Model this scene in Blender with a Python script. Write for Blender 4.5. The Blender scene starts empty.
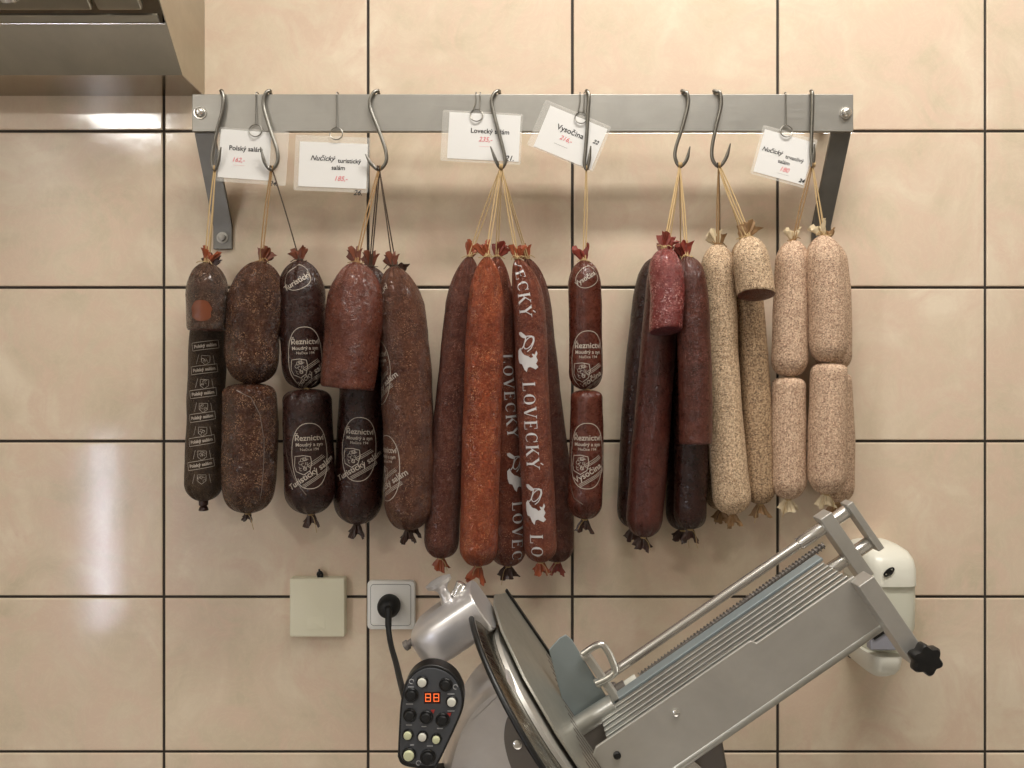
import bpy, bmesh, math, random
from mathutils import Vector, Matrix, noise
random.seed(7)
sc = bpy.context.scene
C = sc.collection
PI = math.pi

# ------------------------------------------------------------------ camera, world, lights, exposure
D0, FPX, CZ = 1.235, 769.0, 1.55
cam_d = bpy.data.cameras.new('camera'); cam = bpy.data.objects.new('camera', cam_d); C.objects.link(cam)
cam_d.sensor_width = 36.0; cam_d.lens = FPX/1024*36.0; cam_d.clip_start = 0.02
cam.location = (0, -D0, CZ); cam.rotation_euler = (PI/2, 0, 0)
sc.camera = cam
w = bpy.data.worlds.new('world'); sc.world = w; w.use_nodes = True
w.node_tree.nodes['Background'].inputs[0].default_value = (1, 0.93, 0.82, 1)
w.node_tree.nodes['Background'].inputs[1].default_value = 0.3
sc.view_settings.view_transform = 'Standard'; sc.view_settings.look = 'None'
sc.view_settings.gamma = 1; sc.view_settings.use_curve_mapping = False
sc.view_settings.exposure = 0.05

LAMPS = [  # x, y, z, length x, width y, watts, colour
    (0.45, -0.70, 2.93, 1.2, 0.12, 24.5, (1.0, 0.965, 0.91)),
    (0.20, -1.22, 2.93, 1.3, 0.34, 10, (1.0, 0.965, 0.91)),  # added soft fill light, not a known lamp of the room
    (-2.01, -2.76, 2.93, 0.30, 0.40, 30, (1.0, 0.97, 0.93)),
]
for i, (x, y, z, lx, ly, wt, col) in enumerate(LAMPS):
    l = bpy.data.lights.new('tube_or_fill_light', 'AREA'); l.shape = 'RECTANGLE'; l.size = lx; l.size_y = ly
    l.energy = wt; l.color = col
    o = bpy.data.objects.new('tube_or_fill_light', l); o.location = (x, y, z); C.objects.link(o)

# ------------------------------------------------------------------ helpers
def P(px, py, d):
    k = (D0-d)/FPX
    return Vector(((px-512)*k, -d, CZ-(py-384)*k))
def S(d): return (D0-d)/FPX          # metres per pixel at distance d off the wall
def srgb(r, g, b):
    f = lambda c: (c/255/12.92) if c/255 <= 0.04045 else ((c/255+0.055)/1.055)**2.4
    return (f(r), f(g), f(b), 1)

def link(o): C.objects.link(o); return o
def obj(name, bm, m, parent=None, smooth=True, loc=None, bevel=None, sharp=40):
    me = bpy.data.meshes.new(name)
    bmesh.ops.recalc_face_normals(bm, faces=bm.faces)
    if loc is not None:
        bmesh.ops.translate(bm, verts=bm.verts, vec=-Vector(loc))
    if smooth:
        for f in bm.faces: f.smooth = True
        ca = math.cos(math.radians(sharp))
        for e in bm.edges:
            if len(e.link_faces) == 2 and e.link_faces[0].normal.dot(e.link_faces[1].normal) < ca: e.smooth = False
    bm.to_mesh(me); bm.free()
    o = link(bpy.data.objects.new(name, me))
    for mm in (m if isinstance(m, (list, tuple)) else [m]): me.materials.append(mm)
    if loc is not None: o.location = loc
    if parent is not None:
        o.parent = parent
        o.location = (Vector(loc) if loc is not None else Vector((0, 0, 0))) - parent_world(parent)
    if bevel:
        b = o.modifiers.new('bevel', 'BEVEL'); b.width = bevel; b.segments = 3; b.limit_method = 'ANGLE'; b.angle_limit = math.radians(35)
        b.harden_normals = bool(smooth)
    return o
def parent_world(p):
    v = Vector(p.location)
    while p.parent: p = p.parent; v += Vector(p.location)
    return v
def tag(o, label, cat, group=None, kind=None):
    o['label'] = label; o['category'] = cat
    if group: o['group'] = group
    if kind: o['kind'] = kind
    return o
def thing(name, label, cat, loc, group=None):
    o = link(bpy.data.objects.new(name, None)); o.location = loc; o.empty_display_size = 0.02
    return tag(o, label, cat, group)
def struct(o): o['kind'] = 'structure'; return o

def box(bm, x0, x1, y0, y1, z0, z1):
    vs = [bm.verts.new((x, y, z)) for x in (x0, x1) for y in (y0, y1) for z in (z0, z1)]
    for f in ((0,1,3,2), (4,6,7,5), (0,4,5,1), (2,3,7,6), (0,2,6,4), (1,5,7,3)):
        bm.faces.new([vs[i] for i in f])
    return bm
def smooth_path(pts, n=6):
    pts = [Vector(p) for p in pts]
    if len(pts) < 3: return pts
    out = []
    q = [pts[0]*2-pts[1]] + pts + [pts[-1]*2-pts[-2]]
    for i in range(1, len(q)-2):
        a, b, c, d = q[i-1:i+3]
        for k in range(n):
            t = k/n
            out.append(0.5*((2*b)+(c-a)*t+(2*a-5*b+4*c-d)*t*t+(3*b-a-3*c+d)*t**3))
    out.append(pts[-1]); return out
def tube(bm, pts, r, seg=8, closed=False, r_end=None):
    pts = [Vector(p) for p in pts]; n = len(pts); rings = []
    up = None
    for i, p in enumerate(pts):
        a = pts[(i-1) % n] if (closed or i > 0) else p
        b = pts[(i+1) % n] if (closed or i < n-1) else p
        t = (b-a); t = t.normalized() if t.length > 1e-9 else Vector((0, 0, 1))
        if up is None:
            up = Vector((0, 1, 0)) if abs(t.y) < 0.9 else Vector((1, 0, 0))
        up = (up - t*up.dot(t))
        up = up.normalized() if up.length > 1e-6 else t.orthogonal().normalized()
        s = t.cross(up)
        rr = r[i] if isinstance(r, (list, tuple)) else (r if r_end is None else r+(r_end-r)*i/(n-1))
        rings.append([bm.verts.new(p+(up*math.cos(2*PI*k/seg)+s*math.sin(2*PI*k/seg))*rr) for k in range(seg)])
    for i in range(n if closed else n-1):
        A, B = rings[i], rings[(i+1) % n]
        for k in range(seg):
            bm.faces.new((A[k], A[(k+1) % seg], B[(k+1) % seg], B[k]))
    if not closed:
        bm.faces.new(rings[0][::-1]); bm.faces.new(rings[-1])
    return bm
def lathe(bm, o, ax, prof, seg=32, rfun=None):
    """prof: list of (h, r) along axis ax from o"""
    o = Vector(o); ax = Vector(ax).normalized(); a = ax.orthogonal().normalized(); b = ax.cross(a); rings = []
    for h, r in prof:
        rings.append([bm.verts.new(o+ax*h+(a*math.cos(2*PI*k/seg)+b*math.sin(2*PI*k/seg))*(r*(rfun(2*PI*k/seg, h) if rfun else 1))) for k in range(seg)])
    for A, B in zip(rings, rings[1:]):
        for k in range(seg): bm.faces.new((A[k], A[(k+1) % seg], B[(k+1) % seg], B[k]))
    bm.faces.new(rings[0][::-1]); bm.faces.new(rings[-1])
    return bm
def prism(bm, poly, vec):
    """poly: list of Vectors (planar), extruded by vec"""
    A = [bm.verts.new(p) for p in poly]; B = [bm.verts.new(Vector(p)+Vector(vec)) for p in poly]
    n = len(poly)
    for k in range(n): bm.faces.new((A[k], A[(k+1) % n], B[(k+1) % n], B[k]))
    bm.faces.new(A[::-1]); bm.faces.new(B)
    return bm
def rrect(cx, cz, w, h, r, n=6, rot=0):
    out = []
    for (sx, sz, a0) in ((1, 1, 0), (-1, 1, 90), (-1, -1, 180), (1, -1, 270)):
        for k in range(n+1):
            a = math.radians(a0+90*k/n)
            x = sx*(w/2-r)+r*math.cos(a); z = sz*(h/2-r)+r*math.sin(a)
            out.append((cx+x*math.cos(rot)-z*math.sin(rot), cz+x*math.sin(rot)+z*math.cos(rot)))
    return out

# ------------------------------------------------------------------ materials
def mat(name, col, rough=0.5, metal=0.0, **kw):
    m = bpy.data.materials.new(name); m.use_nodes = True
    b = m.node_tree.nodes['Principled BSDF']
    b.inputs['Base Color'].default_value = col; b.inputs['Roughness'].default_value = rough; b.inputs['Metallic'].default_value = metal
    for k, v in kw.items():
        b.inputs[k.replace('_', ' ')].default_value = v
    return m
class NT:
    def __init__(s, m):
        s.t = m.node_tree; s.b = s.t.nodes['Principled BSDF']
    def n(s, typ, **kw):
        o = s.t.nodes.new(typ)
        for k, v in kw.items():
            if k.startswith('i_'): o.inputs[k[2:].replace('_', ' ')].default_value = v
            else: setattr(o, k, v)
        return o
    def l(s, a, b): s.t.links.new(a, b)
    def ramp(s, fac, stops):
        r = s.n('ShaderNodeValToRGB'); cr = r.color_ramp
        cr.elements[0].position, cr.elements[0].color = stops[0]
        cr.elements[1].position, cr.elements[1].color = stops[-1]
        for p, c in stops[1:-1]:
            e = cr.elements.new(p); e.color = c
        s.l(fac, r.inputs[0]); return r.outputs[0]
    def mix(s, f, a, b, mode='MIX'):
        x = s.n('ShaderNodeMix', data_type='RGBA', blend_type=mode)
        for sock, v in ((x.inputs[0], f), (x.inputs[6], a), (x.inputs[7], b)):
            if hasattr(v, 'is_linked'): s.l(v, sock)
            else: sock.default_value = v
        return x.outputs[2]
    def coord(s, which='Object', scale=(1, 1, 1)):
        c = s.n('ShaderNodeTexCoord'); mp = s.n('ShaderNodeMapping'); mp.inputs['Scale'].default_value = scale
        s.l(c.outputs[which], mp.inputs[0]); return mp.outputs[0]
    def noise(s, vec, scale, detail=4, rough=0.55, dist=0.0):
        x = s.n('ShaderNodeTexNoise'); x.inputs['Scale'].default_value = scale; x.inputs['Detail'].default_value = detail
        x.inputs['Roughness'].default_value = rough; x.inputs['Distortion'].default_value = dist
        s.l(vec, x.inputs['Vector']); return x.outputs[0]
    def voro(s, vec, scale, feature='F1', out=0):
        x = s.n('ShaderNodeTexVoronoi', feature=feature); x.inputs['Scale'].default_value = scale
        s.l(vec, x.inputs['Vector']); return x.outputs[out]
    def bump(s, h, strength, dist, prev=None):
        x = s.n('ShaderNodeBump'); x.inputs['Strength'].default_value = strength; x.inputs['Distance'].default_value = dist
        s.l(h, x.inputs['Height'])
        if prev is not None: s.l(prev, x.inputs['Normal'])
        return x.outputs[0]

def tile_material():
    m = mat('glazed_beige_tile', (1, 1, 1, 1), 0.22); t = NT(m)
    v = t.coord('Object')
    big = t.noise(v, 5.5, 6, 0.6, 1.2)
    c = t.ramp(big, [(0.32, srgb(206, 190, 164)), (0.5, srgb(219, 201, 177)), (0.68, srgb(229, 213, 190))])
    pink = t.noise(v, 9, 5, 0.6, 2.0)
    pk = t.ramp(pink, [(0.42, (0, 0, 0, 1)), (0.62, (1, 1, 1, 1))])
    c = t.mix(pk, c, srgb(220, 196, 174), 'MIX')
    c2 = t.n('ShaderNodeMix', data_type='RGBA'); c2.inputs[0].default_value = 0.5
    wv = t.noise(v, 16, 8, 0.7, 3.5)
    vein = t.ramp(wv, [(0.47, (0, 0, 0, 1)), (0.50, (1, 1, 1, 1)), (0.53, (0, 0, 0, 1))])
    mm = t.n('ShaderNodeMath', operation='MULTIPLY'); t.l(vein, mm.inputs[0]); mm.inputs[1].default_value = 0.16
    c = t.mix(mm.outputs[0], c, srgb(240, 226, 200))
    t.l(c, t.b.inputs['Base Color'])
    r = t.ramp(t.noise(v, 30, 4), [(0.3, (0.09,)*3+(1,)), (0.7, (0.13,)*3+(1,))]); t.l(r, t.b.inputs['Roughness'])
    t.l(t.bump(t.noise(v, 7, 3), 0.08, 0.004, t.bump(t.noise(v, 60, 2), 0.1, 0.0006)), t.b.inputs['Normal'])
    return m
def steel(name, col, rough, stretch=(3, 3, 60), streak=0.25, scale=14, bump=0.05, metal=1.0):
    m = mat(name, col, rough, metal); t = NT(m)
    v = t.coord('Object', stretch)
    n = t.noise(v, scale, 6, 0.65)
    r0 = max(0.03, rough-streak*0.5)
    t.l(t.ramp(n, [(0.25, (r0,)*3+(1,)), (0.75, (rough+streak*0.5,)*3+(1,))]), t.b.inputs['Roughness'])
    v2 = t.coord('Object')
    g = t.noise(v2, 14, 5, 0.6, 0.5)
    c2 = tuple(c*0.86 for c in col[:3])+(1,)
    t.l(t.ramp(g, [(0.3, c2), (0.65, col)]), t.b.inputs['Base Color'])
    t.l(t.bump(n, bump, 0.0008), t.b.inputs['Normal'])
    return m
def sausage_mat(name, dark, mid, light, spots=None, spot_amt=0.30, rough=0.28, fine=140, wr=0.5, coat=0.35, spot_scale=430, wscale=95):
    """mottled casing: dark/mid/light patches, small fat specks, painted wrinkle glints, wrinkle bump"""
    m = mat(name, mid, rough); t = NT(m)
    v = t.coord('Object')
    n1 = t.noise(v, 22, 5, 0.6, 0.8)
    n2 = t.noise(v, fine, 4, 0.7, 0.5)
    c = t.ramp(n1, [(0.30, dark), (0.5, mid), (0.72, light)])
    c = t.mix(0.45, c, t.ramp(n2, [(0.35, dark), (0.52, mid), (0.66, light)]))
    if spots:
        vo = t.voro(v, spot_scale)
        msk = t.ramp(vo, [(0.0, (1, 1, 1, 1)), (spot_amt, (1, 1, 1, 1)), (spot_amt+0.06, (0, 0, 0, 1))])
        sel = t.ramp(t.noise(v, 60, 3), [(0.44, (0, 0, 0, 1)), (0.58, (0.85,)*3+(1,))])
        f = t.mix(1.0, msk, sel, 'MULTIPLY')
        c = t.mix(f, c, spots)
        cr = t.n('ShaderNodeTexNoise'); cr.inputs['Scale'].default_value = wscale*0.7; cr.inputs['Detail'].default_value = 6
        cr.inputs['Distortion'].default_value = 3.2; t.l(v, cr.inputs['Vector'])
        line = t.ramp(cr.outputs[0], [(0.485, (0, 0, 0, 1)), (0.5, (wr*0.65,)*3+(1,)), (0.515, (0, 0, 0, 1))])  # pale crease lines; glints on the wrinkles painted into the colour
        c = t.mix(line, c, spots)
    t.l(c, t.b.inputs['Base Color'])
    vd = t.coord('Object', (1, 1, 0.8))
    wn = t.n('ShaderNodeTexNoise'); wn.inputs['Scale'].default_value = wscale; wn.inputs['Detail'].default_value = 5
    wn.inputs['Distortion'].default_value = 2.2; wn.inputs['Roughness'].default_value = 0.6; t.l(vd, wn.inputs['Vector'])
    rid = t.ramp(wn.outputs[0], [(0.40, (0, 0, 0, 1)), (0.5, (1, 1, 1, 1)), (0.60, (0.1, 0.1, 0.1, 1))])
    b = t.bump(rid, min(1, wr*1.2), 0.0022)
    b = t.bump(t.noise(v, 45, 3), 0.35, 0.003, b)
    t.l(b, t.b.inputs['Normal'])
    t.l(t.ramp(n2, [(0.3, (rough-0.08,)*3+(1,)), (0.7, (rough+0.06,)*3+(1,))]), t.b.inputs['Roughness'])
    t.b.inputs['Coat Weight'].default_value = coat; t.b.inputs['Coat Roughness'].default_value = 0.07; t.b.inputs['Specular IOR Level'].default_value = 0.25; t.l(b, t.b.inputs['Coat Normal'])
    return m
def seed_mat(name, base, alt, dark, scale=520):
    m = mat(name, base, 0.75); t = NT(m); v = t.coord('Object')
    n = t.noise(v, 300, 3, 0.6)
    c = t.ramp(n, [(0.36, alt), (0.62, base)])
    vo = t.voro(v, scale); cs = t.voro(v, scale, out=1)
    sp = t.n('ShaderNodeSeparateColor'); t.l(cs, sp.inputs[0])
    pick = t.ramp(sp.outputs[0], [(0.30, (1, 1, 1, 1)), (0.36, (0, 0, 0, 1))])
    core = t.ramp(vo, [(0.38, (1, 1, 1, 1)), (0.58, (0, 0, 0, 1))])
    c = t.mix(t.mix(1.0, pick, core, 'MULTIPLY'), c, dark)
    pick2 = t.ramp(sp.outputs[1], [(0.22, (1, 1, 1, 1)), (0.28, (0, 0, 0, 1))])
    c = t.mix(t.mix(1.0, pick2, core, 'MULTIPLY'), c, tuple(min(1, x*1.35) for x in base[:3])+(1,))
    t.l(c, t.b.inputs['Base Color'])
    inv = t.n('ShaderNodeMath', operation='SUBTRACT'); inv.inputs[0].default_value = 1.0; t.l(vo, inv.inputs[1])
    t.l(t.bump(inv.outputs[0], 0.5, 0.0012), t.b.inputs['Normal'])
    return m

M = {}
M['tile'] = tile_material()
M['grout'] = mat('dark_grout', srgb(54, 48, 42), 0.85)
M['plaster'] = mat('light_plaster', srgb(205, 200, 190), 0.8)
M['ceiling'] = mat('white_ceiling', srgb(225, 218, 205), 0.8)
M['floor'] = mat('brown_floor', srgb(165, 158, 148), 0.5)
M['rail'] = steel('brushed_steel', srgb(166, 163, 156), 0.44, (1.5, 6, 90), 0.2, 14, 0.1, 0.8)
M['rail_dark'] = steel('grey_steel', srgb(125, 123, 118), 0.45, (3, 3, 3), 0.2)
M['hook'] = mat('hook_steel', srgb(132, 129, 122), 0.32, 1.0)
M['hood'] = steel('hood_steel', srgb(176, 166, 148), 0.14, (2, 8, 8), 0.10, 6, 0.02)
M['hood_side'] = steel('hood_side_steel', srgb(190, 184, 170), 0.34, (3, 3, 3), 0.15)
M['alu'] = steel('cast_aluminium', srgb(222, 219, 218), 0.33, (3, 3, 3), 0.10, 20, 0.015, 0.7)
M['alu_plate'] = steel('anodised_plate', srgb(194, 191, 184), 0.42, (3, 3, 3), 0.10, 20, 0.01, 0.6)
M['alu_deck'] = steel('ribbed_deck', srgb(196, 196, 190), 0.34, (3, 3, 3), 0.12, 20, 0.02, 0.8)
M['chrome'] = mat('chrome', srgb(222, 220, 215), 0.24, 0.9)
M['blade'] = steel('blade_steel', srgb(150, 147, 138), 0.25, (3, 60, 3), 0.25, 10, 0.05)
M['gauge'] = steel('gauge_plate_metal', srgb(170, 168, 158), 0.4, (3, 3, 3), 0.12, 20, 0.02, 0.7)
M['dark_alu'] = mat('shaded_aluminium', srgb(118, 112, 106), 0.5, 0.5)
M['guard'] = mat('grey_blue_plate', srgb(150, 160, 162), 0.42, 0.4)
M['black'] = mat('black_plastic', srgb(18, 18, 18), 0.4)
M['rubber'] = mat('black_rubber', srgb(12, 12, 12), 0.6)
M['panel'] = mat('panel_grey', srgb(72, 74, 78), 0.4)
M['mark'] = mat('pale_print', srgb(165, 165, 165), 0.5)
M['redmark'] = mat('red_print', srgb(170, 50, 45), 0.5)
M['button_white'] = mat('button_white', srgb(214, 212, 200), 0.35)
M['button_cream'] = mat('button_cream', srgb(206, 208, 170), 0.35)
M['window_glow'] = mat('lit_window', srgb(235, 238, 250), 0.5, 0, Emission_Color=srgb(225, 232, 255), Emission_Strength=24.0)
M['led'] = mat('led_orange', srgb(255, 130, 60), 0.5, 0, Emission_Color=srgb(255, 110, 50), Emission_Strength=0.7)
M['led_off'] = mat('display_glass', srgb(60, 30, 26), 0.2)
M['box_plastic'] = mat('cream_plastic', srgb(226, 221, 196), 0.4)
M['socket'] = mat('white_plastic', srgb(238, 237, 232), 0.35)
M['white'] = mat('dispenser_white', srgb(226, 224, 210), 0.3)
M['translucent'] = mat('milky_plastic', srgb(215, 214, 196), 0.3)
M['lever'] = mat('grey_lever', srgb(150, 150, 158), 0.35)
M['paper'] = mat('card_paper', srgb(228, 226, 222), 0.35, 0, Coat_Weight=0.6, Coat_Roughness=0.12)
M['film'] = mat('laminate_film', srgb(235, 232, 224), 0.12, 0, Alpha=0.22)
M['ink'] = mat('black_ink', srgb(20, 18, 20), 0.5)
M['red_ink'] = mat('red_ink', srgb(222, 120, 125), 0.5)
M['twine'] = mat('twine', srgb(184, 156, 112), 0.8)
M['twine_dark'] = mat('dark_twine', srgb(74, 58, 44), 0.8)
M['twine_tan'] = mat('tan_twine', srgb(150, 118, 78), 0.8)
M['print'] = mat('pale_casing_print', srgb(176, 164, 150), 0.45)
M['print_dim'] = mat('dim_casing_print', srgb(112, 98, 88), 0.45)
M['print_white'] = mat('white_casing_print', srgb(196, 192, 190), 0.45)
M['exposed'] = mat('exposed_meat', srgb(112, 58, 34), 0.16, 0, Coat_Weight=0.6)
M['worktop'] = steel('worktop_steel', srgb(170, 168, 162), 0.35, (3, 3, 3), 0.1)
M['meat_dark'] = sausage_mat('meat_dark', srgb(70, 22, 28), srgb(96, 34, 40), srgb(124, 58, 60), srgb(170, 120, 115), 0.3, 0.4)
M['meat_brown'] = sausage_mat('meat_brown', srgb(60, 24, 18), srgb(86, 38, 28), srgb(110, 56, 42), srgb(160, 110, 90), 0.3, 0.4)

CS = {
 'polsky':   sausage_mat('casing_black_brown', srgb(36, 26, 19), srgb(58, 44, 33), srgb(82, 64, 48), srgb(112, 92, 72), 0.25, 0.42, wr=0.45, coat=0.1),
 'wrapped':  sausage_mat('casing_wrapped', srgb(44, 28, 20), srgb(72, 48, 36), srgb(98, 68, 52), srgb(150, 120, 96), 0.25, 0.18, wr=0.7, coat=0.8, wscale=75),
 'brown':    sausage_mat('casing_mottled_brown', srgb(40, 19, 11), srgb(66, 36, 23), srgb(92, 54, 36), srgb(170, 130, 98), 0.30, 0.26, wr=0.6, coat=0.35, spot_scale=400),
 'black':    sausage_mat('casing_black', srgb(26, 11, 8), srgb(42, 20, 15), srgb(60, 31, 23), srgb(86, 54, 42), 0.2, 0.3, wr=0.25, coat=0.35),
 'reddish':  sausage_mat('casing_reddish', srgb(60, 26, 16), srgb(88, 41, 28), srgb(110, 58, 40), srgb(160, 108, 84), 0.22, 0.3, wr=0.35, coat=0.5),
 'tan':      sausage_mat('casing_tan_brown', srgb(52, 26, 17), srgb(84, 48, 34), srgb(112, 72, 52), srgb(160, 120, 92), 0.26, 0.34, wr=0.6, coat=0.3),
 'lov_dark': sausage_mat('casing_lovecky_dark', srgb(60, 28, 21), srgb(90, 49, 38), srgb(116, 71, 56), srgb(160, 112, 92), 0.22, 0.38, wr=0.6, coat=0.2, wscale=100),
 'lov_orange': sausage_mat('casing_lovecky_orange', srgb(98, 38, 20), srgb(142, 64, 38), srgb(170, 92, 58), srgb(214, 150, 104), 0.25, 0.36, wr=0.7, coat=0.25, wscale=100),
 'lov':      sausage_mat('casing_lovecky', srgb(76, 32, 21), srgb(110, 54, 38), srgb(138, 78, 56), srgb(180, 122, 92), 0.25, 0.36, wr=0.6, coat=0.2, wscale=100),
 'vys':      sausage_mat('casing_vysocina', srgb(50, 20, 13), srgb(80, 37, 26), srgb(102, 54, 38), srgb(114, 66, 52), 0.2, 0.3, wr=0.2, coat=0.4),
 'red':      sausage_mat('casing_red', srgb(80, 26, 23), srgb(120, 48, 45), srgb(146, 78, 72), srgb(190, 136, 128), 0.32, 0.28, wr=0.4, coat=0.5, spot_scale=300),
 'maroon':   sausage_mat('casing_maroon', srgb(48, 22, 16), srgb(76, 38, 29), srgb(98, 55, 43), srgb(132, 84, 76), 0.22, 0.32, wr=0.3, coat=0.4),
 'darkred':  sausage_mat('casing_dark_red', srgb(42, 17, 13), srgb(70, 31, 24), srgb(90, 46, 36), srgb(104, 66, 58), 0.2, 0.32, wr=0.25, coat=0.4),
 'peppered': seed_mat('peppered_yellow', srgb(208, 182, 150), srgb(158, 128, 98), srgb(78, 58, 42), 660),
 'peppered_dark': seed_mat('peppered_olive', srgb(178, 150, 116), srgb(124, 96, 70), srgb(52, 40, 30), 660),
 'sesame':   seed_mat('seeded_beige', srgb(208, 180, 152), srgb(164, 130, 106), srgb(96, 68, 52), 720),
}
CT = {
 'brown': mat('tail_brown', srgb(112, 60, 40), 0.35), 'dark': mat('tail_dark', srgb(58, 34, 26), 0.35),
 'orange': mat('tail_orange', srgb(148, 74, 44), 0.32), 'cream': mat('tail_cream', srgb(212, 194, 160), 0.6),
 'red': mat('tail_red', srgb(130, 54, 42), 0.35), 'tan': mat('tail_tan', srgb(152, 118, 80), 0.5),
}

# ------------------------------------------------------------------ the room
XL, XR, YF, ZC = -2.4, 2.4, -3.6, 3.0
TX = [-559.6, -231.3, 97.0, 427.0, 760.5]; TZ = [406.3, 155.0, -92.0, -342.0, -591.0]   # grout lines (mm), measured
gx = [TX[0]-330*i for i in range(6, 0, -1)] + TX + [TX[-1]+331*i for i in range(1, 6)]
gz = [TZ[0]+250*i for i in range(5, 0, -1)] + TZ + [TZ[-1]-250*i for i in range(1, 5)]
gx = [max(XL, min(XR, x/1000)) for x in gx]; gx = sorted(set([XL]+gx+[XR]))
gz = [max(0, min(ZC, CZ+z/1000)) for z in gz]; gz = sorted(set([0]+gz+[ZC]))
bm = bmesh.new()
G = 0.0022
for a, b in zip(gx, gx[1:]):
    for c, d in zip(gz, gz[1:]):
        if b-a < 0.02 or d-c < 0.02: continue
        x0, x1, z0, z1 = a+G, b-G, c+G, d-G
        rows = []
        for (ins, y) in ((0, 0.006), (0, 0.0012), (0.0006, 0.0004), (0.0018, 0.0)):
            rows.append([bm.verts.new(p) for p in ((x0+ins, y, z0+ins), (x1-ins, y, z0+ins), (x1-ins, y, z1-ins), (x0+ins, y, z1-ins))])
        for A, B in zip(rows, rows[1:]):
            for k in range(4): bm.faces.new((A[k], A[(k+1) % 4], B[(k+1) % 4], B[k]))
        bm.faces.new(rows[-1])
box(bm, XL, XR, 0.0025, 0.12, 0, ZC)
ng = len(bm.faces)-6
o = obj('wall_back', bm, [M['tile'], M['grout']], smooth=False)
for i, p in enumerate(o.data.polygons): p.material_index = 1 if i >= ng else 0
struct(o)
for nm, b, mm in (('floor', (XL, XR, YF, 0.12, -0.1, 0), 'floor'), ('ceiling', (XL, XR, YF, 0.12, ZC, ZC+0.1), 'ceiling'),
                  ('wall_left', (XL-0.1, XL, YF, 0.12, 0, ZC), 'plaster'), ('wall_right', (XR, XR+0.1, YF, 0.12, 0, ZC), 'plaster'),
                  ('wall_front', (XL-0.1, XR+0.1, YF-0.1, YF, 0, ZC), 'plaster')):
    struct(obj(nm, box(bmesh.new(), *b), M[mm], smooth=False))
for (x, y, z, lx, ly, wt, col) in LAMPS:
    t = thing('ceiling_lamp_or_fill', {-0.7: 'slim lamp housing on the ceiling above the hanging sausages', -1.22: 'wide housing of an added fill light on the ceiling further from the tiled wall', -2.76: 'square lamp housing on the ceiling in the far left corner'}[y], 'lamp', (x, y, ZC))
    bm = box(bmesh.new(), x-lx/2-0.03, x+lx/2+0.03, y-ly/2-0.02, y+ly/2+0.02, z+0.012, ZC); obj('housing', bm, M['ceiling'], t, loc=(x, y, ZC), bevel=0.004)
# narrow lit window in the left wall, behind the camera
bm = bmesh.new(); box(bm, XL-0.002, XL+0.004, -3.32, -3.14, 0.14, 1.24); struct(obj('window_1', bm, M['window_glow'], smooth=False))
bm = bmesh.new()
for (a, b, c_, d_) in ((-3.36, -3.32, .10, 1.28), (-3.14, -3.10, .10, 1.28), (-3.32, -3.14, .10, .14), (-3.32, -3.14, 1.24, 1.28)): box(bm, XL-0.002, XL+0.03, a, b, c_, d_)
struct(obj('trim_1', bm, M['ceiling'], smooth=False))
# worktop the slicer stands on (below the frame)
WT = 0.90
t = thing('worktop', 'steel worktop under the slicer along the tiled wall', 'worktop', (0, -0.33, 0))
obj('top', box(bmesh.new(), -1.9, 1.9, -0.66, -0.002, WT-0.04, WT), M['worktop'], t, loc=(0, -0.33, 0), bevel=0.004)
for x in (-1.8, 1.8):
    for y in (-0.6, -0.06):
        obj('leg', box(bmesh.new(), x-0.02, x+0.02, y-0.02, y+0.02, 0, WT-0.04), M['worktop'], t, loc=(0, -0.33, 0))

# ------------------------------------------------------------------ extractor hood, top left
HX = -0.4935; HZ = CZ+0.4625; HXL = -2.0
t = thing('extractor_hood', 'stainless steel extractor hood above the tiles in the top left corner', 'hood', (-1.2, -0.25, HZ))
hl = (-1.2, -0.25, HZ)
def hoodpoly(x): return [Vector((x, -0.0005, HZ)), Vector((x, -0.083, HZ)), Vector((x, -0.135, HZ+0.052)), Vector((x, -0.50, HZ+0.417)), Vector((x, -0.60, HZ+0.417)), Vector((x, -0.60, HZ+0.62)), Vector((x, -0.0005, HZ+0.62))]
obj('side_panel', prism(bmesh.new(), hoodpoly(HX-0.0015), (0.0015, 0, 0)), M['hood_side'], t, loc=hl)
bm = bmesh.new(); box(bm, HXL, HX-0.0015, -0.083, -0.0008, HZ, HZ+0.0015); obj('gutter', bm, M['hood'], t, loc=hl)
bm = bmesh.new()
prism(bm, [Vector((HXL, -0.083, HZ)), Vector((HXL, -0.135, HZ+0.052)), Vector((HXL, -0.136, HZ+0.0535)), Vector((HXL, -0.083, HZ+0.0018))], (HX-0.0015-HXL, 0, 0))
obj('sloped_panel', bm, M['hood_side'], t, loc=hl)
bm = bmesh.new(); tube(bm, [(HXL, -0.1355, HZ+0.0525), (HX-0.003, -0.1355, HZ+0.0525)], 0.0011, 8); obj('lip', bm, M['chrome'], t, loc=hl)
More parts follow.
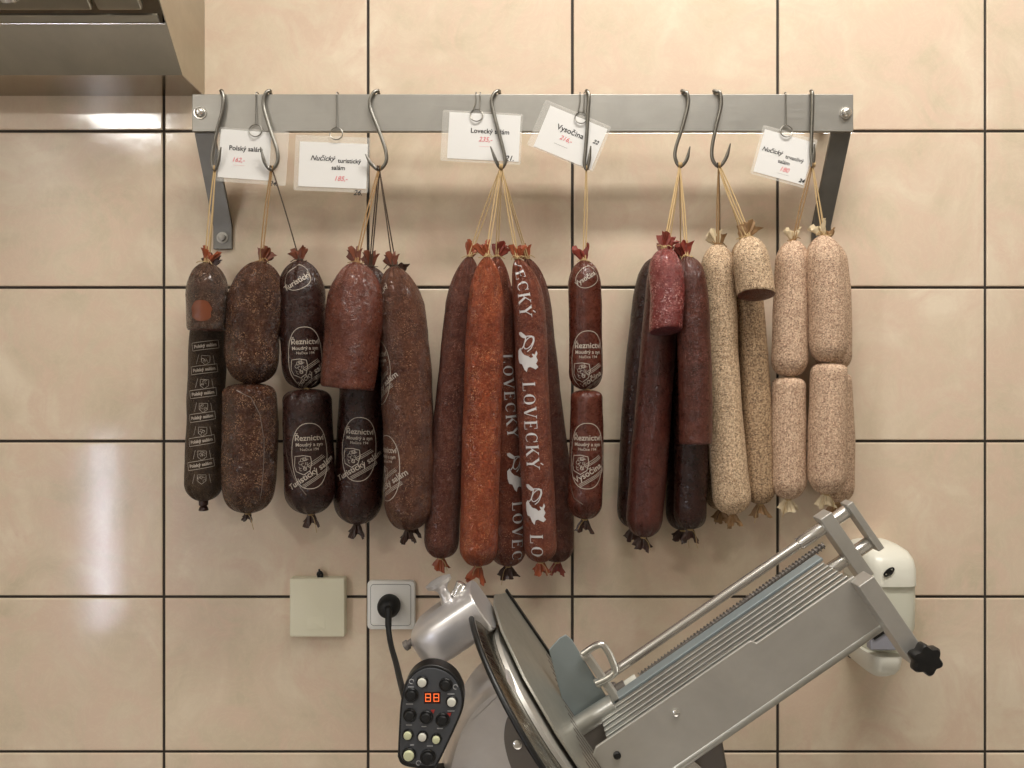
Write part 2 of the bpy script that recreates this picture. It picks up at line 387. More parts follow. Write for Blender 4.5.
# recessed lining and filters above the lip
bm = bmesh.new()
prism(bm, [Vector((HXL, -0.1365, HZ+0.0545)), Vector((HXL, -0.143, HZ+0.061)), Vector((HXL, -0.143, HZ+0.064)), Vector((HXL, -0.1365, HZ+0.0575))], (HX-0.01-HXL, 0, 0))
obj('inner_lining', bm, M['hood_side'], t, loc=hl)
for (a, b) in ((-0.581, -0.516), (-1.12, -0.586), (-1.6, -1.124)):
    bm = bmesh.new()
    prism(bm, [Vector((a, -0.157, HZ+0.060)), Vector((a, -0.49, HZ+0.300)), Vector((a, -0.49, HZ+0.318)), Vector((a, -0.157, HZ+0.078))], (b-a, 0, 0))
    f = obj('filter_panel', bm, M['hood_side'], t, loc=hl, bevel=0.004)
    cx = P(12, 3, 0.165).x if a > -1.2 else (a+b)/2
    bm = bmesh.new(); nrm = Vector((0, -0.704, -0.71)).normalized()
    q = Vector((cx, -0.172, HZ+0.071))
    if a != -0.581:
        lathe(bm, q, Vector((0, 0.58, -0.81)), [(-0.004, 0.012), (0.004, 0.012), (0.006, 0.009)], 24); obj('latch_knob', bm, M['chrome'], f, loc=hl).location = (0, 0, 0)
        f.name
bm = box(bmesh.new(), HXL, HX-0.002, -0.499, -0.001, HZ+0.44, HZ+0.444); obj('inner_top', bm, M['hood_side'], t, loc=hl)
bm = box(bmesh.new(), HXL, HX-0.0015, -0.60, -0.598, HZ+0.415, HZ+0.62); obj('front_panel', bm, M['hood_side'], t, loc=hl)

# ------------------------------------------------------------------ rail with brackets
RD0, RD1 = 0.078, 0.086
rl = P(192, 94, RD1); rr = P(853.5, 94, RD1); rb = P(512, 131.5, RD1)
base = Vector(((rl.x+rr.x)/2, -0.04, rb.z))
rail = thing('hook_rail', 'wide flat steel rail bolted to the tiled wall, carrying the hooks', 'rail', base)
bm = bmesh.new(); box(bm, rl.x, rr.x, -RD1, -RD0, rb.z, P(512, 94, RD1).z)
obj('flat_bar', bm, M['rail'], rail, loc=base, bevel=0.0012)
zt = P(512, 94, RD1).z
def bracket(xc, w, slant_to, zw):
    """flat strap: behind the bar, then slanting down to the wall with a foot plate"""
    bm = bmesh.new(); x0, x1 = xc-w/2, xc+w/2; th = 0.005
    yb = -RD0+0.0002
    pts = [Vector((0, yb, zt-0.004)), Vector((0, yb, rb.z-0.002)), Vector((0, -0.006, zw+0.018)), Vector((0, -0.006, zw-0.018))]
    inner = [Vector((0, yb+th, zt-0.004)), Vector((0, yb+th, rb.z)), Vector((0, -0.0012, zw+0.020)), Vector((0, -0.0012, zw-0.018))]
    poly = pts+inner[::-1]
    prism(bm, [p+Vector((x0, 0, 0)) for p in poly], (w, 0, 0))
    # upper arm back to the wall
    box(bm, x0, x1, yb, -0.0012, zt-0.012, zt-0.006)
    return bm
zb = P(224, 238, 0.004).z
xl_, xr_ = P(204.5, 131, RD0).x, P(841, 131, RD0).x
for xc, xw in ((xl_, P(223, 240, 0.006).x), (xr_, P(829, 240, 0.006).x)):
    br = obj('bracket', bracket(xc if xc < 0 else xc, 0.030, 0, zb), M['rail_dark'], rail, loc=base, bevel=0.001)
    bm = bmesh.new(); q = Vector((xc, -0.006, zb)); lathe(bm, q, (0, -1, 0), [(0, 0.009), (0.0015, 0.009), (0.0016, 0.0058), (0.005, 0.0058), (0.0055, 0.005)], 18)
    obj('wall_bolt', bm, M['rail'], rail, loc=base)
for px in (200.5, 845.5):
    bm = bmesh.new(); q = P(px, 113, RD1); lathe(bm, q, (0, -1, 0), [(-0.001, 0.0095), (0.0015, 0.0095), (0.0017, 0.0075), (0.005, 0.0072), (0.0078, 0.0045), (0.0085, 0.002)], 24)
    obj('bolt', bm, M['chrome'], rail, loc=base)

# ------------------------------------------------------------------ S-hooks
HF = 0.0895
HOOKS = [
 ([(221,93.5),(223.5,100),(221.7,114),(217,131),(213,150),(212,163),(214.5,169.5),(218,163),(221,147)], 'leftmost thick steel S-hook over the rail by its left bolt, holding the wrapped stub'),
 ([(270,92.5),(264,97),(263.6,106),(266,116),(271,132),(277,150),(277.5,162),(271.5,169.5),(265,163),(260.5,147)], 'thick S-hook in front of the Polský salám card'),
 ([(378,92.5),(371,97),(370,106),(373,116),(379,131),(385.5,150),(386,162),(379,169.5),(371,163.5),(365.5,154)], 'thick S-hook just right of the card numbered 26'),
 ([(499,92),(493,95.5),(491.8,103),(495,118),(500,137),(504.5,155),(505,163),(501,168),(496.5,162),(490.5,146.5)], 'thick S-hook over the Lovecký salám card'),
 ([(586.5,91.5),(589,97),(588,112),(587,132),(585.4,152),(584.4,163),(586.5,169),(589,161),(590.8,146)], 'thick S-hook over the tilted Vysočina card'),
 ([(682,90.5),(687.5,94),(688,105),(682.5,127),(676,147),(675.2,158),(680,166.4),(686.5,160),(690,146.5)], 'thick S-hook holding the red cut stub, left of the two bare ones'),
 ([(714,89.8),(720,93),(721,105),(716,127),(712,148),(712.8,160),(719,166.4),(726,158),(730.4,143.5)], 'thick S-hook holding the peppered cut stub'),
 ([(811,89.3),(812.5,95),(812.3,112),(811.6,132),(811.2,152),(811.8,163),(812.8,166),(813.6,158),(814.5,144)], 'rightmost thick S-hook, seen nearly edge-on beside the last card'),
]
HB = []
for pts, lab in HOOKS:
    bm = bmesh.new()
    x0, y0 = pts[0]
    q = [P(x0+1.0, 100.5, RD0-0.006), P(x0+0.8, 94.5, RD0-0.0055), P(x0+0.4, 91.6, RD0+0.000), P(x0, 90.9, RD1-0.001), P((x0+pts[1][0])/2, 91.9, RD1+0.0025)]
    n = len(pts)
    low = max(range(n), key=lambda i: pts[i][1])
    for i, (x, y) in enumerate(pts[1:], 1):
        dd = HF+0.002*min(1, i/3)
        if i > low: dd += 0.006*(i-low)/(n-1-low)
        q.append(P(x, y, dd))
    path = smooth_path(q, 7)
    m_ = len(path); rad = [0.0027]*m_
    for k in range(5): rad[m_-1-k] = 0.0027*(0.35+0.65*k/5)
    tube(bm, path, rad, 12)
    o = obj('meat_hook', bm, M['hook'], loc=path[0]); tag(o, lab, 'hook', 'S-hooks on the rail')
    HB.append(P(pts[low][0], pts[low][1]-1.2, HF+0.002))

# ------------------------------------------------------------------ lettering helpers
def text_faces(s, size, shear=0.0, bold=0.0, align='CENTER', spacing=1.0):
    cu = bpy.data.curves.new('t', 'FONT'); cu.body = s; cu.size = size; cu.align_x = align; cu.align_y = 'CENTER'; cu.shear = shear
    cu.offset = bold; cu.resolution_u = 3; cu.space_character = spacing
    o = bpy.data.objects.new('t', cu); C.objects.link(o)
    bpy.context.view_layer.update()
    dg = bpy.context.evaluated_depsgraph_get()
    me = bpy.data.meshes.new_from_object(o.evaluated_get(dg))
    vs = [(v.co.x, v.co.y) for v in me.vertices]; fs = [tuple(p.vertices) for p in me.polygons]
    bpy.data.objects.remove(o); bpy.data.curves.remove(cu); bpy.data.meshes.remove(me)
    return vs, fs
def xf(vf, dx=0, dy=0, rot=0, sx=1, sy=1):
    vs, fs = vf; c, s = math.cos(rot), math.sin(rot)
    return [(x*sx*c-y*sy*s+dx, x*sx*s+y*sy*c+dy) for x, y in vs], fs
def join(*vfs):
    V, F = [], []
    for vs, fs in vfs:
        n = len(V); V += vs; F += [tuple(i+n for i in f) for f in fs]
    return V, F
def stroke(pts, w, closed=False, step=0.0025):
    """flat ribbon along 2D polyline"""
    dense = []
    P2 = list(pts)+([pts[0]] if closed else [])
    for a, b in zip(P2, P2[1:]):
        L = math.hypot(b[0]-a[0], b[1]-a[1]); n = max(1, int(L/step))
        dense += [(a[0]+(b[0]-a[0])*k/n, a[1]+(b[1]-a[1])*k/n) for k in range(n)]
    if not closed: dense.append(P2[-1])
    V, F = [], []; n = len(dense)
    for i, p in enumerate(dense):
        a = dense[(i-1) % n] if (closed or i > 0) else p; b = dense[(i+1) % n] if (closed or i < n-1) else p
        tx, ty = b[0]-a[0], b[1]-a[1]; L = math.hypot(tx, ty) or 1
        ww = w(i/(n-1)) if callable(w) else w
        nx, ny = -ty/L*ww/2, tx/L*ww/2
        V += [(p[0]+nx, p[1]+ny), (p[0]-nx, p[1]-ny)]
    for i in range(n if closed else n-1):
        j = (i+1) % n; F.append((2*i, 2*i+1, 2*j+1, 2*j))
    return V, F
def arc(cx, cy, rx, ry, a0, a1, n=20):
    return [(cx+rx*math.cos(math.radians(a0+(a1-a0)*k/n)), cy+ry*math.sin(math.radians(a0+(a1-a0)*k/n))) for k in range(n+1)]
def superoval(cx, cy, rx, ry, e=0.75, n=48):
    out = []
    for k in range(n):
        a = 2*PI*k/n; c, s = math.cos(a), math.sin(a)
        out.append((cx+rx*math.copysign(abs(c)**e, c), cy+ry*math.copysign(abs(s)**e, s)))
    return out
# serif capitals, unit height; returns (vf, width)
def serif_letter(ch):
    T, t = 0.17, 0.06
    def st(*a, w=T): return stroke(list(a), w, step=0.08)
    def ser(x, y, L=0.30): return st((x-L/2, y), (x+L/2, y), w=0.045)
    if ch == 'L': return join(st((.2, .02), (.2, .98)), ser(.2, .98), st((.05, .022), (.68, .022), w=.05), st((.68, 0), (.68, .24), w=.05)), .78
    if ch == 'O':
        pts = arc(.5, .5, .40, .47, 0, 360, 32)[:-1]
        V, F = [], []
        for k, p in enumerate(pts):
            a = 2*PI*k/32; th = 0.05+0.13*abs(math.cos(a))**1.3
            V += [p, (.5+(.40-th)*math.cos(a), .5+(.47-0.05)*math.sin(a))]
        for k in range(32):
            j = (k+1) % 32; F.append((2*k, 2*k+1, 2*j+1, 2*j))
        return (V, F), 1.0
    if ch == 'V': return join(st((.12, .98), (.45, .02)), st((.45, .02), (.78, .98), w=t), ser(.12, .98), ser(.78, .98, .26)), .92
    if ch == 'E': return join(st((.2, .02), (.2, .98)), st((.05, .022), (.68, .022), w=.05), st((.05, .978), (.64, .978), w=.05), st((.2, .52), (.5, .52), w=.05), st((.68, 0), (.68, .22), w=.045), st((.64, 1), (.64, .78), w=.045), st((.5, .42), (.5, .62), w=.04)), .78
    if ch == 'C':
        V, F = [], []; n = 26
        for k in range(n+1):
            a = math.radians(42+(318-42)*k/n); th = 0.05+0.13*max(0, -math.cos(a))**1.2
            V += [(.5+.40*math.cos(a), .5+.47*math.sin(a)), (.5+(.40-th)*math.cos(a), .5+(.47-.05)*math.sin(a))]
        for k in range(n): F.append((2*k, 2*k+1, 2*k+3, 2*k+2))
        return join((V, F), st((.80, .66), (.80, .97), w=.045)), .92
    if ch == 'K': return join(st((.2, .02), (.2, .98)), ser(.2, .98), ser(.2, .02), st((.27, .42), (.72, .98), w=t), st((.40, .58), (.80, .02)), ser(.72, .98, .24), ser(.82, .02, .26)), .95
    if ch == 'Ý': return join(st((.12, .98), (.45, .48)), st((.45, .48), (.78, .98), w=t), st((.45, .02), (.45, .50)), ser(.12, .98), ser(.78, .98, .26), ser(.45, .02), st((.42, 1.10), (.58, 1.30), w=.08)), .92
def lovecky_word(h):
    x = 0; parts = []
    for ch in 'LOVECKÝ':
        vf, w_ = serif_letter(ch); parts.append(xf(vf, x, 0)); x += w_+0.10
    V, F = join(*parts)
    return [(a*h, (b-0.5)*h) for a, b in V], F, x*h
def poly_fill(pts, step=0.004):
    """grid fill of a 2D polygon (so it can bend round a casing)"""
    bm = bmesh.new(); vs = [bm.verts.new((x, y, 0)) for x, y in pts]; f = bm.faces.new(vs)
    bmesh.ops.triangulate(bm, faces=[f])
    bmesh.ops.subdivide_edges(bm, edges=bm.edges[:], cuts=1, use_grid_fill=True)
    bmesh.ops.triangulate(bm, faces=bm.faces[:])
    bm.verts.index_update()
    r = ([(v.co.x, v.co.y) for v in bm.verts], [tuple(v.index for v in f.verts) for f in bm.faces]); bm.free(); return r
def disc_fill(pts):
    V, F = [], []; n = len(pts)
    for f in (1, .85, .7, .55, .4, .25, .1): V += [(x*f, y*f) for x, y in pts]
    for r in range(6):
        for k in range(n): F.append((r*n+k, r*n+(k+1) % n, (r+1)*n+(k+1) % n, (r+1)*n+k))
    F.append(tuple(6*n+k for k in range(n))); return V, F
def deer(h):
    """running-hound-and-horn emblem, drawn upright on the hanging casing, then expressed in reading coordinates"""
    k = h/195.0
    def c(p): return ((p[1]-290)*k, (p[0]-80)*k)      # (screen x, y down) -> reading x = down, y = right
    ear = [(36,190),(50,188),(72,206),(80,216),(66,222),(50,214),(38,202)]
    body = [(30,282),(44,268),(52,290),(66,306),(84,312),(96,322),(108,318),(102,300),(116,306),(124,286),(130,300),(122,316),(130,334),(120,352),(132,368),(118,380),(104,372),(92,366),(80,370),(74,392),(62,378),(52,352),(36,346),(30,320)]
    ring = []
    for q in range(22):
        a = 2*PI*q/22; x, y = 17*math.cos(a), 34*math.sin(a); r = 0.6
        ring.append(c((88+x*math.cos(r)-y*math.sin(r), 246+x*math.sin(r)+y*math.cos(r))))
    arc_ = [c(p) for p in ((60,212),(84,212),(104,212),(115,218),(116,236),(108,256),(98,276),(80,290))]
    lead = [c(p) for p in ((76,216),(70,240),(62,262),(50,276))]
    return join(poly_fill([c(p) for p in ear]), poly_fill([c(p) for p in body]), stroke(ring, .0013, True), stroke(arc_, .0014), stroke(lead, .0016))

def shop_print(word, second=None):
    """oval emblem, axes: x across, y up, in metres; centre 0,0; 97 mm tall"""
    sh = [(-.012, .002), (-.0135, -.012), (-.011, -.020), (0, -.025), (.009, -.019), (.0115, -.008), (.010, .001), (.0, .003)]
    sh = [(x-.009, y-.002) for x, y in sh]
    parts = [stroke(superoval(0, 0, .026, .0475, .85), .0011, True),
             xf(text_faces('Řeznictví', .0115, bold=.00018), 0, .026), xf(text_faces('Moudrý a syn', .0072, bold=.00012), 0, .0165),
             xf(text_faces('Nučice 194', .0056, bold=.00004), 0, .0095), stroke(sh, .0010, True)]
    rnd = random.Random(3)
    for k in range(16):   # heraldic scrollwork inside the shield
        cx, cy = -.009+rnd.uniform(-.0085, .0075), -.011+rnd.uniform(-.008, .009)
        parts.append(stroke(arc(cx, cy, .0022, .0026, rnd.uniform(0, 180), rnd.uniform(200, 420), 6), .0006, step=.001))
    ang = math.radians(32)
    parts.append(xf(text_faces(word, .0125, bold=.0002), .002, -.025, ang))
    for off in (.0085, .0105, .0130): parts.append(xf(stroke([(0, 0), (.030-off*.3, 0)], .0007), .002-off*math.sin(ang)+.001, -.025+off*math.cos(ang)+.001, ang))
    for off in (-.0075, -.0095, -.0115): parts.append(xf(stroke([(-.020, 0), (.026, 0)], .0007), .002-off*math.sin(ang), -.025+off*math.cos(ang), ang))
    return join(*parts)
TUR, VYS = shop_print('Turistický salám'), shop_print('Vysočina')
def seam_line(): return stroke([(-.030, .050), (-.029, .02), (-.022, -.01), (-.012, -.035), (.006, -.060)], .0010)

def polsky_print(L):
    parts = []; y = L/2-0.014; ang = math.radians(10); k = 0
    while y > -L/2+0.02:
        bx = [(-.018, .006), (.022, .006), (.022, -.006), (-.018, -.006)]
        parts.append(xf(stroke(bx, .0008, True), 0, y, ang)); parts.append(xf(text_faces('Polský salám', .0066, bold=.0003), .002, y, ang))
        if y-0.022 > -L/2+.01:
            parts.append(xf(stroke([(-.006, .006), (.006, .006), (.006, -.003), (0, -.008), (-.006, -.003)], .0006, True), .004, y-.021))
            for j in range(5): parts.append(stroke(arc(.004+random.uniform(-.004, .004), y-.021+random.uniform(-.004, .004), .002, .002, 0, 220, 5), .0005, step=.001))
            for j in (-1, 1): parts.append(stroke([(.004+j*.010, y-.014), (.004+j*.013, y-.028)], .0005))
        y -= 0.036; k += 1
    return join(*parts)

# ------------------------------------------------------------------ sausages
class Sausage:
    def __init__(s, name, label, axis, d, w, mat_, top='round', bot='round', tail_t='brown', tail_b='brown', hook=None, twine='twine', strands=2,
                 group=None, lump=1.0, tt=None, tb=(0.018, 0.0), cutmat='meat_brown', cat='sausage', seed=1, dtop=None, string_ends=1, cut_slant=0.0, cut_front=0.0, link_to=None, knot=True):
        s.seed = seed; s.d = d
        dts = [d if dtop is None else (dtop+(d-dtop)*min(1, i/max(1, len(axis)-1)*1.5)) for i in range(len(axis))]
        s.ctrl = [P(x, y, dd) for (x, y), dd in zip(axis, dts)]
        pts = smooth_path(s.ctrl, 24) if len(axis) > 2 else [s.ctrl[0].lerp(s.ctrl[1], k/48) for k in range(49)]
        # arc length
        s.pts = pts; s.acc = [0]
        for a, b in zip(pts, pts[1:]): s.acc.append(s.acc[-1]+(b-a).length)
        s.L = s.acc[-1]
        ws = w if isinstance(w, (list, tuple)) else [w]*2
        s.ws = [x*S(d)/2 for x in ws]
        s.R = sum(s.ws)/len(s.ws); s.top, s.bot, s.lump = top, bot, lump; s.cut_slant = cut_slant; s.cut_front = cut_front
        s.root = thing(name, label, cat, s.ctrl[0], group)
        loc = s.ctrl[0]
        # casing
        bm = bmesh.new(); seg = 64; N = max(60, int(s.L/0.0035))
        ss = []
        for k in range(N+1):
            u = k/N; ss.append(s.L*(0.5-0.5*math.cos(PI*u)))
        ss[0] = 0.0; rings = []
        for q in ss:
            c, n = s.center(q)
            rings.append([bm.verts.new(s.surf(q, 2*PI*k/seg)) for k in range(seg)])
        for A, B in zip(rings, rings[1:]):
            for k in range(seg): bm.faces.new((A[k], A[(k+1) % seg], B[(k+1) % seg], B[k]))
        bm.faces.new(rings[0][::-1])
        if bot != 'cut': bm.faces.new(rings[-1])
        o = obj('casing', bm, CS[mat_], s.root, loc=loc, sharp=80)
        if bot == 'cut':
            bm = bmesh.new(); c, n = s.center(s.L); dn = s.tangent(s.L)
            last = [s.surf(s.L, 2*PI*k/seg) for k in range(seg)]
            prev = None
            for f, off in ((1.0, 0.0), (0.97, 0.0005), (0.6, 0.0012), (0.25, 0.0014)):
                ring = [bm.verts.new(c+(p-c)*f+dn*off) for p in last]
                if prev:
                    for k in range(seg): bm.faces.new((prev[k], prev[(k+1) % seg], ring[(k+1) % seg], ring[k]))
                prev = ring
            bm.faces.new(prev)
            cf = obj('cut_face', bm, M[cutmat], s.root, loc=loc); cf['label'] = 'flat sliced end showing the meat'
        if tt is None: r0 = random.Random(seed*13+1); tt = (r0.uniform(.016, .021), r0.uniform(-.5, .5))
        if top != 'link':
            s.tuft(s.center(0)[0], -s.tangent(0), tt[0], tt[1], CT[tail_t], loc)
        if bot in ('round', 'point') and tail_b:
            s.tuft(s.center(s.L)[0], s.tangent(s.L), tb[0], tb[1], CT[tail_b], loc)
        # string
        bm = bmesh.new(); neck = s.center(0)[0]+s.tangent(0)*0.0005
        rnd = random.Random(seed)
        tw = M[twine]
        if hook is not None:
            hb = HB[hook]
            if knot:
                for k in range(3): tube(bm, [neck+Vector((0.0042*math.cos(a), 0.0042*math.sin(a), 0.0012*k-0.001)) for a in [2*PI*j/14 for j in range(14)]], 0.0008, 6, True)
            for k in range(strands):
                off = (k-(strands-1)/2)
                a = neck+Vector((off*0.0030, -0.0040, 0.001)); b = hb+Vector((off*0.0012+rnd.uniform(-.0006, .0006), 0.001+0.0012*(k % 2), 0.001))
                mid = a.lerp(b, 0.5)+Vector((off*0.0022+rnd.uniform(-.001, .001), rnd.uniform(-.001, .001), 0))
                tube(bm, smooth_path([a, mid, b], 8), 0.00105, 6)
                # the loop over the hook
            rr_ = 0.0036
            tube(bm, [hb+Vector(((seed % 5-2)*0.0011, 0, 0.0002))+Vector((0, rr_*math.cos(a), rr_*math.sin(a))) for a in [2*PI*j/16 for j in range(16)]], 0.0008, 6, True)
            for k in range(2*string_ends):
                a = neck+Vector((0, -0.004, 0)); sx = (-1)**k
                tube(bm, smooth_path([a, a+Vector((sx*rnd.uniform(.004, .007), -0.003, rnd.uniform(-.003, .005))), a+Vector((sx*rnd.uniform(.008, .014), -0.002, rnd.uniform(-.006, .004)))], 5), 0.0007, 6)
        elif link_to is not None:
            for k in range(2): tube(bm, [neck+Vector((0.004*math.cos(a), 0.004*math.sin(a), 0.0012*k)) for a in [2*PI*j/14 for j in range(14)]], 0.0008, 6, True)
            tube(bm, smooth_path([neck+Vector((-.006, -.004, -.002)), neck+Vector((.001, -.009, .002)), neck+Vector((.006, -.011, -.002)), neck+Vector((.002, -.013, -.010))], 6), 0.0006, 6)
        if len(bm.verts): obj('string', bm, tw, s.root, loc=loc)
        bm = bmesh.new()
        if bot in ('round', 'point') and string_ends and tail_b:
            e = s.center(s.L)[0]
            for k in range(2): tube(bm, [e+Vector((0.0040*math.cos(a), 0.0040*math.sin(a), 0.0012*k-0.001)) for a in [2*PI*j/14 for j in range(14)]], 0.0008, 6, True)
            sx = rnd.choice((-1, 1)); l = rnd.uniform(.012, .028)
            tube(bm, smooth_path([e+Vector((0, -.004, 0)), e+Vector((sx*.006, -.007, -.006)), e+Vector((sx*.010, -.005, -l))], 6), 0.0005, 6)
        if len(bm.verts): obj('string', bm, tw, s.root, loc=loc)
        else: bm.free()
    def center(s, q):
        q = max(0, min(s.L, q)); i = 0
        lo, hi = 0, len(s.acc)-2
        while lo < hi:
            m_ = (lo+hi+1)//2
            if s.acc[m_] <= q: lo = m_
            else: hi = m_-1
        i = lo
        f = (q-s.acc[i])/max(1e-9, s.acc[i+1]-s.acc[i])
        c = s.pts[i].lerp(s.pts[i+1], f); t = (s.pts[i+1]-s.pts[i]).normalized()
        return c, t
    def tangent(s, q):
        a = s.center(max(0, q-0.006))[0]; b = s.center(min(s.L, q+0.006))[0]; return (b-a).normalized()
    def rad(s, q, th):
        f = q/s.L; n = len(s.ws)-1; x = f*n; i = min(n-1, int(x)); R = s.ws[i]+(s.ws[i+1]-s.ws[i])*(x-i)
        pleat = 0
        def endf(q, kind):
            if kind == 'cut': return (1.0, 0)
            h = R*{'round': 1.12, 'tie': 1.45, 'point': 2.9, 'link': 0.62, 'soft': 1.9}[kind]
            if q >= h: return (1.0, 0)
            e = {'round': 2.1, 'tie': 1.75, 'point': 1.6, 'link': 2.6, 'soft': 1.7}[kind]
            v = (1-(1-q/h)**e)**(1/e); v = max(v, 0)
            return (v, (1-q/h)**1.5)
        a, pa = endf(q, 'tie' if s.top == 'round' else s.top); b, pb = endf(s.L-q, s.bot)
        if s.bot == 'cut' and s.L-q < 0.0025: b = 1-0.04*(1-(s.L-q)/0.0025)
        r = R*a*b
        pl = max(pa*(1.6 if s.top == 'point' else 1.0), pb*0.8)
        r *= 1+pl*(0.10*math.sin(9*th+s.seed)+0.07*math.sin(14*th+2.1*s.seed)+0.04*math.sin(23*th+s.seed))
        r = max(r, 0.0028)
        nz = noise.noise(Vector((math.cos(th)*1.1+s.seed*3.1, math.sin(th)*1.1, q*22)))*0.035
        nz += noise.noise(Vector((math.cos(th)*3+s.seed, math.sin(th)*3, q*90)))*0.010
        return r*(1+nz*s.lump)
    def surf(s, q, th, off=0.0):
        """th = 0 faces the camera side (-y); positive turns to the viewer's right"""
        c, _ = s.center(q); t = s.tangent(q)
        side = Vector((1, 0, 0)); side = (side-t*side.dot(t)).normalized(); fr = Vector((0, -1, 0)); fr = (fr-t*fr.dot(t)-side*fr.dot(side)).normalized()
        r = s.rad(q, th)+off
        p = c+side*(math.sin(th)*r)+fr*(math.cos(th)*r)
        if s.cut_slant or s.cut_front:
            k = max(0, 1-(s.L-q)/(2*s.R)); p.z += (s.cut_slant*math.sin(th)+s.cut_front*math.cos(th))*k*r
        return p
    def decal(s, vf, qc, thc=0.0, m='print', name='printed_label', rot90=False, lab=None, off=0.0005):
        bm = bmesh.new(); vs, fs = vf; V = []
        for x, y in vs:
            if rot90: x, y = y, -x         # reading downwards
            q = min(max(0.001, qc-y), s.L-0.001)
            R = max(0.012, s.R)
            V.append(bm.verts.new(s.surf(q, thc+x/R, off)))
        for f in fs:
            try: bm.faces.new([V[i] for i in f])
            except ValueError: pass
        me_o = obj(name, bm, M[m], s.root, loc=s.ctrl[0], smooth=False)
        if lab: me_o['label'] = lab
        return me_o
    def tuft(s, base, dirv, length, tilt, m, loc):
        bm = bmesh.new(); seg = 48; rnd = random.Random(s.seed*7+int(length*1e5)); ph = rnd.uniform(0, 6)
        d = Vector(dirv); d = (Matrix.Rotation(tilt, 3, 'Y') @ d).normalized()
        a = Vector((1, 0, 0)); a = (a-d*a.dot(d)).normalized(); b = d.cross(a)
        rings = []; n = 9; wide = min(0.0120, length*0.66)*rnd.uniform(.8, 1.1)
        for j in range(n+1):
            f = j/n; r = 0.0032+(wide-0.0032)*f**0.8
            c = base+d*(f*length-0.0015)
            ring = []
            for k in range(seg):
                th = 2*PI*k/seg
                rr = r*(1+f*0.30*math.sin(4*th+ph)+0.22*math.sin(9*th+ph*2)+f*0.14*math.sin(17*th+ph)+0.10*f*math.sin(9*f+3*th))
                zz = f*length*(0.20*math.sin(2*th+ph*1.7)+0.12*math.sin(5*th+ph))
                flat = 0.62
                ring.append(bm.verts.new(c+a*(rr*math.cos(th))+b*(rr*flat*math.sin(th))+d*zz))
            rings.append(ring)
        # fold inward so the tuft is an open crumpled cup with thickness
        for f in (0.7, 0.35):
            c = base+d*(length*(0.55+0.4*(f-0.35)))
            rings.append([bm.verts.new(c+(v.co-(base+d*length))*f) for v in rings[n]])
        for A, B in zip(rings, rings[1:]):
            for k in range(seg): bm.faces.new((A[k], A[(k+1) % seg], B[(k+1) % seg], B[k]))
        bm.faces.new(rings[0][::-1]); bm.faces.new(rings[-1])
        obj('casing_tail', bm, m, s.root, loc=loc, sharp=50)

G1 = 'sausages hanging from the rail'
def sg(name, label, *a, **k): k.setdefault('group', G1); return Sausage(name, label, *a, **k)

# hook 1
B_ = sg('polish_salami', 'long dark salami with rows of slanted printed boxes, hanging below the leftmost wrapped stub', [(210,268),(209,330),(205,420),(203.5,501)], 0.050, [34,36,35,37], 'polsky', tail_t='dark', tail_b=None, hook=0, strands=1, seed=2, lump=1.4)
B_.decal(polsky_print(0.235), B_.L-0.135, 0.12, 'print', lab='slanted boxed lettering')
bm = bmesh.new(); e = B_.center(B_.L)[0]; lathe(bm, e+Vector((0, 0, 0.003)), (0, 0, -1), [(0, .006), (.003, .0072), (.009, .0068), (.011, .0045), (.012, .006), (.017, .0075), (.018, .006)], 20)
obj('metal_clip', bm, CT['dark'], B_.root, loc=B_.ctrl[0])
A_ = sg('salami_stub', 'short wrapped end piece of salami, leftmost on the rail, glossy film over an orange-brown cut', [(207,262),(207,300),(206.5,330)], 0.107, [38,40,36], 'wrapped', bot='cut', cutmat='meat_brown', tail_t='orange', hook=0, strands=2, seed=3, lump=1.6)
A_.decal(polsky_print(0.03), 0.030, -0.7, 'print_dim', lab='slanted boxed lettering')
lb = A_.decal(disc_fill([(x*(1+.07*math.sin(y*500)), y) for x, y in superoval(0, 0, .0140, .0150, .8, 40)]), A_.L-0.026, 0.10, 'exposed', 'orange_patch')
lb['label'] = 'orange-brown area under the film'
# hook 2
C_ = sg('fat_salami', 'fat mottled brown salami with a leafy tuft, upper one of the second column', [(262,261),(254,320),(251,384)], 0.095, [54,53,51], 'brown', tail_t='brown', hook=1, strands=2, seed=4, twine='twine_tan', tail_b=None, lump=1.5)
D_ = sg('fat_salami', 'fat mottled brown salami, lower one of the second column, tied in a knob below', [(250,383),(250,450),(248,513)], 0.092, [52,54,51], 'brown', top='link', tail_b='dark', link_to=1, seed=5, tb=(0.012, 0.1), lump=1.5)
D_.decal(stroke([(-.010, .085), (.012, .074), (.024, .050), (.030, .015), (.030, -.03), (.028, -.075)], .0011), 0.095, 0.05, 'print_dim', lab='thin curved line')
E_ = sg('tourist_salami', 'black-brown salami with oval printed emblem, upper, beside the big reddish stub', [(300,260),(303,320),(306,389)], 0.080, [46,46,44], 'black', tail_t='brown', hook=1, strands=1, seed=6, tail_b=None, twine='twine_dark')
E_.decal(TUR, E_.L*0.83-0.010, 0.30, 'print', lab='oval butcher emblem')
E_.decal(xf(stroke(superoval(0, 0, .022, .018, .9), .001, True), 0, 0, .5), 0.030, 0.1, 'print', name='printed_emblem')
E_.decal(xf(text_faces('Turistický', .012, bold=.0002), 0, 0, .5), 0.036, 0.1, 'print', name='printed_lettering')
F_ = sg('tourist_salami', 'black-brown salami with oval printed emblem, lower, below the upper emblem one', [(307,389),(309,450),(311,514)], 0.085, [48,50,50], 'black', top='link', tail_b='dark', link_to=1, seed=7)
F_.decal(TUR, F_.L*0.52, 0.28, 'print', lab='oval butcher emblem'); F_.decal(seam_line(), F_.L*0.5, -0.05, 'print_dim', name='printed_line')
